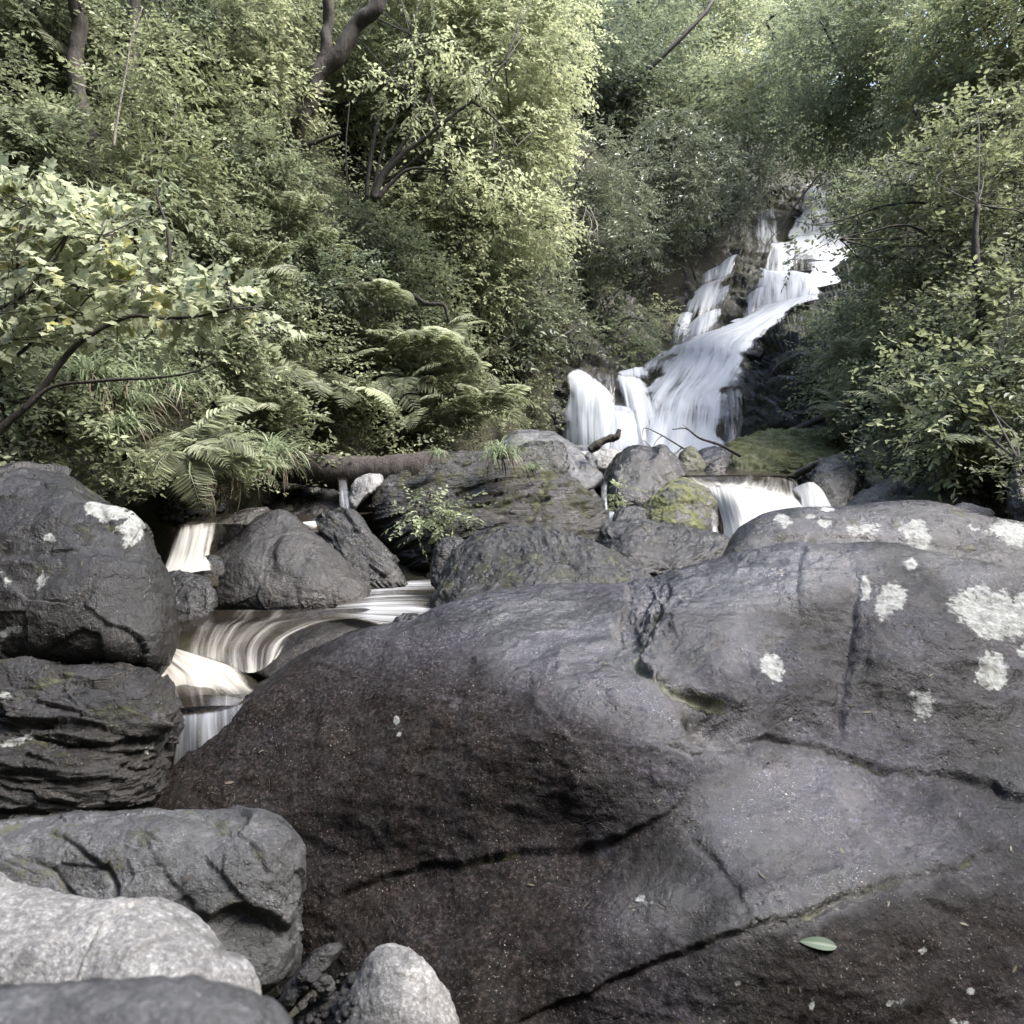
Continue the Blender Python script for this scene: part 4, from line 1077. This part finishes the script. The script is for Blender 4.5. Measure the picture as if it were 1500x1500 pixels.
right = [
 ('dull olive tree overhanging the top right of the gorge', [(1230,80,13,95),(1290,160,13,75),(1200,175,14,55),(1330,40,12.5,95)], L_MID, .5, .075, .8),
 ('tall tree standing behind the ones at the top right', [(1300,0,17,90),(1420,-10,16,90),(1235,10,19,80),(1190,60,21,60)], L_MID, .45, .1, .8),
 ('dark leafy tree filling the top right corner', [(1430,60,10.5,95),(1380,150,11,80),(1490,20,10,90),(1460,140,10,60)], L_COOL, .6, .07, .8)]
for lab, bl, mt, ti, L_, dn in right:
    plant('tree', lab, 'tree', bl, L_, mt, dens=dn, tint0=ti, stem_r=.05, nstem=3, twigs=False)
plant('tree', 'slim dark-trunked tree on the right bank with layered leaf sprays over the falls', 'tree',
  [(1440,190,8.6,70),(1485,280,8.2,85),(1395,265,8.6,75),(1325,270,9,60),(1290,320,9.4,45),(1262,325,9.8,26),(1232,312,10.2,15),(1360,355,8.6,65),(1440,370,8.2,70),(1300,385,9,38),(1262,372,9.6,18),(1165,378,10.4,11),(1190,322,10.4,8)],
  .075, L_COOL, [px3([(1458,612),(1452,588),(1444,524),(1436,460),(1430,380),(1433,300)], 7.0, .075, .022), px3([(1432,400),(1380,360),(1330,330),(1270,340),(1230,350)], 8.2, .022, .005), px3([(1433,330),(1370,300),(1300,300),(1240,320),(1190,330)], 8.6, .02, .004), px3([(1440,470),(1480,430),(1510,380)], 8.2, .03, .015)],
  dens=.62, tint0=.5, twigs=True, droop=.1, nstem=1, stem_r=.008, flat=.6)
bush_r = [
 ('leafy bush at the right bank directly beside the upper cascade', [(1280,430,10.4,38),(1245,482,10.6,26),(1290,470,10,40)], L_DARK, .55),
 ('dense bush below the slim tree on the right bank', [(1335,450,9.2,55),(1380,480,9,50),(1320,510,9.2,45)], L_COOL, .4),
 ('bush cut by the right edge at mid height', [(1420,470,8.2,55),(1490,450,7.6,65),(1470,530,7.6,50)], L_COOL, .35),
 ('pale-tipped bush above the mossy humped boulder', [(1300,540,9,42),(1355,550,8.6,40)], L_COOL, .65),
 ('small bush clinging to the wet cliff right of the falls', [(1215,540,10.6,32),(1200,580,10.6,24),(1245,575,10.2,28)], L_MID, .5),
 ('bush leaning over the top of the wet cliff, touching the main chute', [(1248,468,12.6,32),(1232,510,12.2,26),(1262,500,12,30),(1214,464,13.4,24),(1200,486,13.2,16)], L_MID, .5),
 ('fresh green bush hanging low over the right bank boulders', [(1395,625,7.2,45),(1360,645,7.2,25),(1440,640,7,45),(1400,680,6.9,25)], L_COOL, .75),
 ('shadowy bush in the right edge below the slim trunk', [(1480,590,7.2,50),(1495,650,6.8,40),(1430,570,7.6,40)], L_DARK, .4)]
for lab, bl, mt, ti in bush_r:
    plant('bush', lab, 'bush', bl, .07, mt, dens=.7, tint0=ti, droop=.15, flat=.75, stem_r=.012)

mid = [
 ('dark bush under the sunlit tree beside the black recess', [(690,420,11.4,60),(725,500,11.6,45),(770,455,12.2,45)], L_DARK, .5),
 ('rhododendron left of the middle of the far bank', [(860,230,15.5,55),(830,310,15,50),(905,290,15,55)], L_GLOSS, .5),
 ('rhododendron tuft hanging down left of the upper falls', [(930,345,14.2,38),(895,365,14.2,34),(945,380,14.2,24)], L_GLOSS, .65),
 ('wide rhododendron in the middle of the far bank', [(980,215,17,60),(1040,240,17,50),(1000,280,16.5,50),(950,260,16.5,40)], L_GLOSS, .5),
 ('rhododendron overhanging the top of the falls from the left', [(1090,262,20,42),(1060,300,19.5,42),(1110,240,20.5,36),(1025,320,18.5,34)], L_GLOSS, .55),
 ('rhododendron above the black recess', [(800,430,13.2,45),(780,385,13.4,45),(835,480,13.2,36),(770,500,12.6,34)], L_GLOSS, .55),
 ('shadowed bush under the hanging tuft', [(870,430,14.6,40),(850,380,14.6,34)], L_DARK, .4),
 ('ivy-hung bush tangled with bare stems behind the tuft', [(860,330,15.5,45),(970,330,17,36)], L_DARK, .5),
 ('dark bush at the very head of the falls on the right', [(1232,262,22,34),(1250,300,21,30),(1245,225,23,34)], L_DARK, .5),
 ('low yellow-green bush on the mossy ledge above the left fall', [(905,500,14.2,30),(870,510,13.8,26),(940,480,15,22)], L_MID, .7)]
for lab, bl, mt, ti in mid:
    plant('bush', lab, 'bush', bl, .115, mt, dens=.8, tint0=ti, tpl=LANCE if mt is L_GLOSS else SIMPLE, m=9, length=2.6 if mt is L_GLOSS else 5, stem_r=.04)

left = [
 ('ash-leaved bush high on the left bank beside the mossy trunk', [(250,110,9.4,70),(230,190,9,55),(300,170,9.6,50)], L_COOL, .6, LANCE),
 ('bush at the left edge under the mossy trunk', [(30,150,8,70),(50,230,7.4,60),(100,200,7.6,45)], L_MID, .65, OVAL),
 ('bush in the deep shade at the top of the left bank', [(240,20,10.4,60),(320,60,11,60)], L_DARK, .6, OVAL),
 ('pale wind-tossed bush in the middle of the left bank', [(150,260,7.2,55),(210,260,7.4,50),(270,250,8,50)], L_COOL, .7, LANCE),
 ('round bush at the foot of the forked trunk', [(400,270,10,50),(360,220,10.2,50),(440,250,10.4,34)], L_MID, .45, OVAL),
 ('shaded bush below the base of the sunlit tree', [(480,330,10,45),(540,345,10,42),(590,370,10,40)], L_DARK, .55, OVAL),
 ('small-leaved bush in the centre of the left bank', [(330,310,8.6,50),(380,350,8.8,46),(300,360,8.2,40)], L_MID, .5, OVAL),
 ('bush above the drooping ferns', [(450,420,9,46),(510,410,9.4,42),(420,380,9,36)], L_DARK, .6, OVAL),
 ('bush on the right shoulder of the fern slope', [(620,420,10,45),(650,480,10,38),(600,470,9.6,34)], L_MID, .5, OVAL),
 ('low leafy bush under the maple branches', [(60,470,5.6,55),(140,500,5.6,50),(220,500,6,45)], L_MID, .55, OVAL),
 ('bramble mass low at the left edge above the lichened boulder', [(30,600,4.9,45),(100,610,5,42),(20,545,5,40)], L_MID, .6, OVAL),
 ('leafy bush between the maple tips and the ferns', [(330,480,7,48),(280,520,6.6,44),(400,470,7.8,40)], L_MID, .5, OVAL)]
for lab, bl, mt, ti, tp in left:
    plant('bush', lab, 'bush', bl, .058 if tp is OVAL else .1, mt, dens=.75, tint0=ti, tpl=tp, droop=.3, stem_r=.02, m=9 if tp is LANCE else 11, length=3.2 if tp is LANCE else 5.5)

plant('maple_tree', 'young maple reaching in from the left edge with big pale lobed leaves', 'tree',
  [(20,310,4.6,50),(90,335,4.5,50),(160,365,4.4,45),(50,400,4.4,45),(140,425,4.3,40),(220,420,4.3,42),(300,440,4.3,38),(350,450,4.3,26),(10,500,4.2,40),(250,470,4.2,22),(60,345,4.7,45),(190,320,4.6,26),(320,420,4.3,20),(110,460,4.2,26),(30,270,4.8,34),(110,300,4.8,30),(380,455,4.4,20),(20,455,4.2,30),(180,450,4.3,24)],
  .062, L_MAPLE, [px3([(-60,680),(34,598),(69,560),(110,507),(147,482),(191,464),(238,466),(290,464),(340,452)], 4.15, .022, .005), px3([(34,600),(78,566),(150,557),(219,554),(282,546),(318,530)], 4.1, .013, .004), px3([(-20,560),(6,538),(38,510),(78,475),(119,416),(147,347)], 4.3, .014, .004),
  px3([(20,460),(25,444),(27,385),(28,344),(40,300)], 4.4, .013, .005), px3([(0,452),(19,444),(47,428),(88,416),(135,422),(200,415)], 4.3, .012, .004), px3([(80,420),(85,380),(100,340)], 4.3, .007, .003)],
  dens=.75, tpl=MAPLE, tint0=.6, m=7, length=3.2, droop=.1, flat=.5, stem_r=.006, nstem=2, twigs=True)

# ---- ferns: four kinds of crown, copied over the banks
def fern_mesh(seed, n, ln, arch, spread=(0, 360)):
    rng = np.random.default_rng(seed)
    mb = MB()
    for k in range(n):
        a = math.radians(spread[0] + (spread[1] - spread[0]) * (k + rng.uniform(-.3, .3)) / n)
        l = ln * rng.uniform(.75, 1.1)
        el = math.radians(rng.uniform(45, 75))
        hd = np.array([math.cos(a), math.sin(a), 0])
        s = np.linspace(0, 1, 26)
        ang = el - s * math.radians(arch) * rng.uniform(.8, 1.2)
        step = l / 25
        pth = np.cumsum(np.stack([np.cos(ang)[:, None] * hd, np.sin(ang)[:, None] * np.array([0, 0, 1.0])], 0).sum(0) * step, 0)
        t = unit(np.gradient(pth, axis=0))
        sd_ = unit(np.cross(t, np.array([0, 0, 1.0])))
        up = np.cross(sd_, t)
        V, q, tr = tube(pth[::3], np.linspace(.006, .002, len(pth[::3])), 4)
        mb.add(V, [q, tr], tint=.35)
        ti = np.clip(.5 + rng.normal() * .2, 0, 1)
        for sg in (-1, 1):
            i = np.arange(3, 26)
            w = l * .26 * np.sin(np.clip((s[i] - .05) * 1.02, 0, 1) ** .75 * math.pi) ** .8 + .01
            b = pth[i] + rng.normal(size=(len(i), 3)) * .002
            yd = unit(sd_[i] * sg + t[i] * .45 - up[i] * .12 + rng.normal(size=(len(i), 3)) * .06)
            k2 = np.clip(step * .62 / w, .08, .2)
            for half in (0, 1):
                # toothed blade: an outer lance and a shorter, broader one at its foot
                L2 = w * (1.0 if not half else .62)
                tv = LANCE[0] * np.array([.55 if not half else 1.05, 1, .8])
                scatter(mb, b + up[i] * .001 * half, yd, up[i] + t[i] * .25 + rng.normal(size=(len(i), 3)) * .18, L2, (tv, LANCE[1]), np.clip(ti + rng.normal(size=len(i)) * .12, 0, 1))
    o = mb.build('fern', L_FERN, smoothed=False)
    return o
FERNS = [fern_mesh(1, 9, .85, 95), fern_mesh(2, 7, .7, 80), fern_mesh(3, 11, .95, 120), fern_mesh(4, 6, .6, 70)]
used = [False] * 4
def put(src, flag, k, loc, rot, sc, label, cat, group):
    o = src[k] if not flag[k] else src[k].copy()
    if flag[k]:
        COL.objects.link(o)
    flag[k] = True
    o.location = tuple(loc)
    o.rotation_euler = rot
    o.scale = (sc, sc, sc)
    o['label'] = label
    o['category'] = cat
    if group:
        o['group'] = group
    elif 'group' in o:
        del o['group']
    return o

rngf = np.random.default_rng(77)
def fern_at(x, y, d, sc, label, group=None, k=None):
    g = float(hit([x], [y])[0])
    q = P(x, y, min(d, g + .05))
    k = int(rngf.integers(0, 4)) if k is None else k
    put(FERNS, used, k, q - np.array([0, 0, .05]), (math.radians(rngf.uniform(8, 30)), math.radians(rngf.uniform(-12, 12)), rngf.uniform(0, 6.28)), sc, label, 'fern', group)
patches = [
 ('fern in the dense drooping patch left of the black recess', 'ferns of the drooping patch', [(540,500),(575,530),(610,520),(640,550),(670,570),(700,590),(620,590),(580,590),(650,610),(540,570),(690,545),(600,560),(560,620),(720,610),(630,630),(510,540),(665,500)], 9.3, 1.05),
 ('pale fern in the row above the fallen log', 'pale ferns above the log', [(345,565),(370,590),(400,560),(430,590),(455,610),(480,585),(360,620),(410,615),(500,610)], 7.6, 1.05),
 ('small fern at the stream edge behind the lichened boulder', 'ferns at the stream edge', [(205,655),(240,680),(275,660),(310,690),(180,700),(330,650),(225,720)], 5.6, .6),
 ('fern among the bushes in the middle of the left bank', 'ferns among the left bank bushes', [(240,290),(330,250),(380,440),(470,380),(290,430),(560,430),(420,330),(350,380)], 9, .9),
 ('fern high on the left bank in the shade of the trunks', 'ferns high on the left bank', [(60,90),(150,120),(330,110),(40,190),(260,60)], 9.5, 1.0),
 ('fern low among the bushes of the right bank', 'ferns of the right bank', [(1270,600),(1230,610),(1390,590),(1440,690),(1260,520),(1350,480)], 8.6, .75)]
for lab, grp, pts, d, sc in patches:
    for (x, y) in pts:
        fern_at(x + rngf.uniform(-8, 8), y + rngf.uniform(-8, 8), d + rngf.uniform(-.3, .6), sc * rngf.uniform(.75, 1.2), lab, grp)
fern_at(515, 372, 9.6, 1.1, 'single upright fern with a tall frond below the sunlit tree', None, 3)
fern_at(1315, 612, 7.9, .9, 'fern with arching fronds on top of the mossy humped boulder', None, 1)
fern_at(1352, 608, 7.8, .8, 'smaller fern just right of the one on the mossy humped boulder', None, 3)

# ---- grass tufts
def grass_mesh(seed, n, ln):
    rng = np.random.default_rng(seed)
    mb = MB()
    for dead in (0, 1):
        m = n if not dead else n // 5
        a = rng.uniform(0, 2 * math.pi, m)
        l = ln * rng.uniform(.5, 1.1, m)
        el = np.radians(rng.uniform(35, 85, m))
        b = np.stack([rng.normal(size=m) * .05, rng.normal(size=m) * .05, np.zeros(m)], -1)
        hd = np.stack([np.cos(a), np.sin(a), 0 * a], -1)
        sd_ = np.stack([-np.sin(a), np.cos(a), 0 * a], -1)
        S = 7
        pts = [b]
        arch = np.radians(rng.uniform(90, 150, m))
        for j in range(S):
            ang = el - arch * (j / S) - (.6 if dead else 0)
            pts.append(pts[-1] + (np.cos(ang)[:, None] * hd + np.sin(ang)[:, None] * np.array([0, 0, 1.])) * (l / S)[:, None])
        V = []
        for j, p in enumerate(pts):
            w = .006 * (1 - j / S) ** .6 + .0008
            V += [p - sd_ * w, p + sd_ * w]
        V = np.stack(V, 1).reshape(-1, 3)
        k = 2 * (S + 1)
        q = np.concatenate([np.stack([np.arange(m) * k + 2 * j, np.arange(m) * k + 2 * j + 1, np.arange(m) * k + 2 * j + 3, np.arange(m) * k + 2 * j + 2], -1) for j in range(S)])
        mb.add(V, [q], tint=np.repeat(rng.uniform(.2, 1, m) if not dead else np.zeros(m), k), dead=float(dead))
    nb = len(mb.f[4][0])
    o = mb.build('grass_tuft', [L_GRASS, L_TWIG], smoothed=False)
    mi = np.zeros(len(o.data.polygons), np.int32); mi[nb:] = 1
    o.data.polygons.foreach_set('material_index', mi)
    return o
GR = [grass_mesh(1, 160, .45), grass_mesh(2, 110, .35)]
gu = [False] * 2
def grass_at(x, y, d, sc, label, group=None, k=0):
    q = P(x, y, d)
    put(GR, gu, k, q, (rngf.uniform(-.1, .4), rngf.uniform(-.2, .2), rngf.uniform(0, 6)), sc, label, 'grass tuft', group)
grass_at(398, 672, 6.6, 1.1, 'grass tuft drooping over the left end of the fallen log')
grass_at(405, 690, 6.5, .9, 'second grass tuft hanging below the left end of the log', None, 1)
for x, y, d, s in [(290,672,5.7,1.1),(312,690,5.8,1.2),(270,700,5.4,1.),(322,660,6,1.),(250,690,5.3,.9)]:
    grass_at(x, y, d, s, 'grass tuft with brown dead blades overhanging the small fall on the left', 'grass over the small fall', int(s * 10) % 2)
for x, y, d, s in [(160,585,5.2,1.1),(190,560,5.6,1.1),(130,560,5.1,1.0),(210,600,5.4,1.1),(240,570,5.8,1.),(180,630,5.1,.9)]:
    grass_at(x, y, d, s, 'grass tuft on the left bank below the maple branches', 'grass on the left bank', int(s * 10) % 2)
grass_at(735, 672, 6.35, .8, 'grass tuft growing on top of the big dark overhanging boulder')
grass_at(640, 668, 6.45, .5, 'small grass tuft on the left shoulder of the overhanging boulder', None, 1)
grass_at(780, 690, 6.0, .5, 'thin grass tuft in a crack of the overhanging boulder', None, 1)

plant('creeping_plant', 'leafy plant rooted in the face of the big overhanging boulder', 'plant', [(620,745,5.95,28),(650,755,5.95,24),(600,765,5.95,18),(668,740,5.95,14)], .045, L_MID, dens=.5, tint0=.65, base=(630, 735, 6.2), stem_r=.006, flat=.7)
plant('creeping_plant', 'tiny leafy sprig beside the thin trickle', 'plant', [(897,715,6.9,13),(890,728,6.9,9)], .05, L_MID, dens=.6, tint0=.9, base=(898, 735, 7.0), stem_r=.005)
plant('creeping_plant', 'mossy leafy cushion on the ledge left of the cascade', 'plant', [(935,515,14,22),(965,460,16.5,18),(920,530,13.8,16)], .07, L_SUN, dens=.6, tint0=.7, stem_r=.01)

# ---- undergrowth: the low leaves that carpet both banks
rng = np.random.default_rng(5)
n = 15000
x = rng.uniform(-60, 1560, n); y = rng.uniform(-20, 730, n)
g = hit(x, y, 60)
q = P(x, y, g)
keep = (g < 45) & ~((x > 835) & (x < 1270) & (y > 255) & (q[:, 0] > interp(q[:, 1], XL) + .0) & (q[:, 0] < interp(q[:, 1], XR) + .2)) & (q[:, 2] > interp(q[:, 1], FLOOR) + CAMZ + .25)
q, g = q[keep], g[keep]
mb = MB()
slope = np.where(q[:, :1] < 0.5, np.array([[.6, -.3, .6]]), np.array([[-.6, -.3, .6]]))
slope = np.where(q[:, 1:2] > 24, np.array([[0, -.6, .6]]), slope)
q = q + unit(slope) * rng.uniform(-.05, .35, len(q))[:, None] * np.clip(g / 9, .5, 2.5)[:, None]
for lo, hi_, L_ in ((0, 7, .045), (7, 13, .062), (13, 20, .09), (20, 60, .15)):
    s = (g >= lo) & (g < hi_)
    if s.any():
        sprays(mb, q[s], unit(slope[s]), L_, rng, SIMPLE if lo >= 7 else OVAL, 8, 4.5, .8, .3, .5)
o = mb.build('undergrowth', L_UNDER, smoothed=False)
tag(o, kind='stuff')

# ------------------------------------------------------------------ dead wood and small things
def wood(name, label, cat, paths, mat, rough=.35, sides=10, parts=()):
    mb = MB()
    for k, pt in enumerate(paths):
        a = np.array(pt, float)
        pth = catmull(P(a[:, 0], a[:, 1], a[:, 2]), len(a) * 9)
        rad = np.interp(np.linspace(0, 1, len(pth)), np.linspace(0, 1, len(a)), a[:, 3])
        mb.tube(pth, rad, sides, rough, k + 3)
    loc = P(*paths[0][0][:3])
    return tag(mb.build(name, mat, loc=loc), label, cat)
wood('fallen_log', 'thick weathered fallen log bridging the bank and the overhanging boulder', 'log', [[(395,672,7.2,.13),(425,682,7.1,.15),(480,692,6.95,.155),(550,693,6.85,.15),(600,687,6.8,.14),(650,680,6.85,.12)]], M_LOG, .3, 22)
wood('broken_branch', 'broken dark stump of branch sticking up before the falls', 'branch', [[(864,660,8.0,.05),(880,648,8.0,.045),(893,642,8.0,.04),(903,640,8.0,.036),(908,629,8.0,.02)],[(894,642,8.0,.03),(900,647,8,.012)]], M_BARK, .5)
wood('bare_twigs', 'bare twiggy branch lying across the foot of the falls', 'branch',
  [[(1085,668,8.4,.022),(1055,652,8.4,.017),(1025,642,8.4,.013),(1005,628,8.4,.009),(985,629,8.4,.006)],[(1020,668,8.3,.013),(998,655,8.3,.010),(970,638,8.3,.008),(945,627,8.3,.005),(941,638,8.3,.003)],[(1000,655,8.3,.008),(990,664,8.3,.005),(984,672,8.3,.003)],[(958,660,8.3,.008),(950,652,8.3,.006),(942,645,8.3,.004)],[(970,638,8.3,.006),(962,645,8.3,.004),(957,655,8.3,.003)],[(1010,630,8.4,.006),(1000,622,8.4,.003)]], M_BARK, .3, 6)
wood('driftwood', 'grey driftwood branch leading to the right end of the lower cascade', 'branch', [[(1158,700,7.6,.035),(1180,688,7.5,.04),(1205,676,7.4,.04)]], M_LOG, .4)
wood('driftwood', 'long bleached branch on top of the bright mossy boulder', 'branch', [[(1055,664,9.3,.03),(1090,655,9.3,.04),(1130,645,9.4,.04),(1165,630,9.5,.045),(1205,612,9.6,.05)]], M_LOG, .4)
wood('dead_stem', 'leaning mossy stem on the right bank above the spotted slab', 'branch', [[(1386,742,5.9,.05),(1400,715,5.9,.045),(1416,686,6.0,.05)]], M_BARKM, .4)
wood('bare_branch', 'leafless branch hanging across the upper falls', 'branch', [[(1195,262,14,.02),(1165,300,14,.016),(1145,330,14,.012),(1125,355,14,.008),(1120,372,14,.004)],[(1150,325,14,.009),(1120,320,14,.006),(1105,335,14,.004)],[(1135,345,14,.006),(1125,330,14,.004),(1128,310,14,.003)],[(1120,360,14,.006),(1110,345,14,.004)]], M_BARKP, .3, 6)
wood('exposed_root', 'exposed root looping down the right edge of the fern slope', 'root', [[(605,432,9.4,.03),(625,445,9.3,.03),(650,447,9.3,.025),(658,470,9.3,.02),(670,490,9.3,.015)]], M_LOG, .4)
rh = np.random.default_rng(3)
wood('hanging_stems', 'tangle of bare drooping stems under the ivy-hung bush', 'branch', [[(845 + a + rh.normal() * 6, 305 + rh.normal() * 6, 14, .010), (848 + a * .8 + rh.normal() * 8, 330, 13.9, .010), (856 + a * .6 + rh.normal() * 9, 350, 13.8, .008), (864 + a * .7 + rh.normal() * 10, 366 + rh.normal() * 9, 13.8, .004)] for a in (-14, -6, 2, 8, 15, 24, 33)], M_BARKP, .3, 5)
wood('trunk_sapling', 'thin pale stem at the right edge beside the slim dark trunk', 'sapling', [[(1476,640,7.4,.016),(1484,537,7.4,.013),(1478,447,7.4,.012),(1471,364,7.4,.009)]], M_BARKP, .2, 7)

bpy.context.view_layer.update()
DG = bpy.context.evaluated_depsgraph_get()
def ray(px, py):
    o_ = Vector((0, 0, CAMZ))
    t_ = Vector(P(px, py, 1.0)) - o_
    ok, loc, nor, _, ob, _ = SC.ray_cast(DG, o_ + t_ * .2, t_.normalized())
    return (np.array(loc), np.array(nor), ob) if ok else (None, None, None)
rl = np.random.default_rng(12)
lp, ln_, ly = [], [], []
for k in range(200):
    x_, y_ = rl.uniform(0, 1500), 700 + 800 * rl.uniform(0, 1) ** .8
    loc, nor, ob = ray(x_, y_)
    if loc is None or not ob.name.startswith(('boulder', 'rock')) or nor[2] < .25 or loc[1] < 1.3:
        continue
    lp.append(loc + nor * .002); ln_.append(nor); ly.append(rl.normal(size=3))
mb = MB()
lp, ln_, ly = np.array(lp), np.array(ln_), np.array(ly)
dist = np.linalg.norm(lp - np.array([0, 0, CAMZ]), axis=1)
scatter(mb, lp, ly - (ly * ln_).sum(1, keepdims=True) * ln_, ln_ + rl.normal(size=lp.shape) * .12, rl.uniform(.15, 1, len(lp)) ** 2 * .026 * np.clip(dist / 2, 1, 2.2), (LANCE[0] * np.array([1, 1, .3]), LANCE[1]), rl.uniform(0, 1, len(lp)))
L_LITTER = leaf_material('dry_leaf_bits', (0.012, 0.009, 0.007), (0.118, 0.100, 0.065), 0.1)
tag(mb.build('leaf_litter', L_LITTER, smoothed=False), kind='stuff')

# gravel washed into the gaps between the boulders
base_g = []
for (x0, x1, y0, y1, n_, lo_, hi_) in [(440, 520, 1425, 1500, 60, .006, .022), (230, 330, 700, 770, 50, .02, .06), (380, 520, 735, 770, 40, .02, .06), (1240, 1480, 735, 775, 50, .015, .06), (560, 660, 800, 880, 40, .015, .05)]:
    for k in range(n_):
        loc, nor, ob = ray(rl.uniform(x0, x1), rl.uniform(y0, y1))
        if loc is not None and nor[2] > .2 and (ob.name == 'hillside' or y0 > 1100):
            base_g.append((loc, rl.uniform(lo_, hi_) ))
th_, ph_ = np.meshgrid(np.linspace(0, 2 * math.pi, 9)[:-1], np.linspace(.15, math.pi - .15, 6))
ball = np.stack([np.cos(th_) * np.sin(ph_), np.sin(th_) * np.sin(ph_), np.cos(ph_)], -1).reshape(-1, 3)
bi = np.arange(48).reshape(6, 8)
bq = np.stack([bi[:-1], np.roll(bi, -1, 1)[:-1], np.roll(bi, -1, 1)[1:], bi[1:]], -1).reshape(-1, 4)[:, ::-1]
mb = MB()
for k, (loc, r_) in enumerate(base_g):
    sh = rl.uniform(.6, 1.2, 3) * np.array([1, 1, .65])
    v_ = ball * sh * r_
    v_ = v_ * (1 + .35 * fbm(ball * 1.4 + k * 3.3, 2, .5, 7))[:, None]
    mb.add(v_ + loc, [bq, np.array([[0, 1, 2, 3], [0, 3, 4, 5], [0, 5, 6, 7], [47, 46, 45, 44], [47, 44, 43, 42], [47, 42, 41, 40]])], moss=0.0, lichen=0.0, brown=.3, wet=.5)
tag(mb.build('gravel', M_SLATE), kind='stuff')

def fallen_leaf(label, cx, cy, d, L_, ang, mat_, lift=.003):
    c, nrm_, _ = ray(cx, cy)
    v = np.linspace(0, 1, 13); u = np.linspace(-1, 1, 7)
    U_, V_ = np.meshgrid(u, v)
    w_ = .17 * np.sin(np.clip(V_, 0, 1) ** .8 * math.pi) ** .7 + .002
    x_, y_ = U_ * w_, V_ - .5
    z_ = .10 * np.abs(U_) * w_ * 2 - .12 * (y_ ** 2) + .03
    a = math.radians(ang)
    # lies on the stone, along its slope
    ez = unit(nrm_ + np.array([0, -.25, .1])); ex = np.array([math.cos(a), math.sin(a) * .3, math.sin(a)]); ex = unit(ex - ez * (ex @ ez)); ey = np.cross(ez, ex)
    G = c + L_ * (x_[..., None] * ey + y_[..., None] * ex + z_[..., None] * ez) + ez * lift
    th = ez * .0006
    Vt = np.vstack([G.reshape(-1, 3) + th, G.reshape(-1, 3) - th])
    n_ = 7 * 13
    o = build('fallen_leaf', Vt, [np.vstack([grid_faces(7, 13), grid_faces(7, 13, n_, True)])], mat_, loc=c, attrs={'tint': np.tile((.35 + .5 * (np.abs(U_) < .2)).ravel(), 2)})
    tag(o, label, 'leaf')
fallen_leaf('single green pointed leaf lying on the huge boulder', 1198, 1384, 1.73, .092, 172, leaf_material('fresh_green_leaf', (0.006, 0.022, 0.008), (0.028, 0.062, 0.026), 0.08))
fallen_leaf('pale leaf fallen in the dark hollow under the overhanging boulder', 637, 790, 5.75, .14, 30, L_SUN)
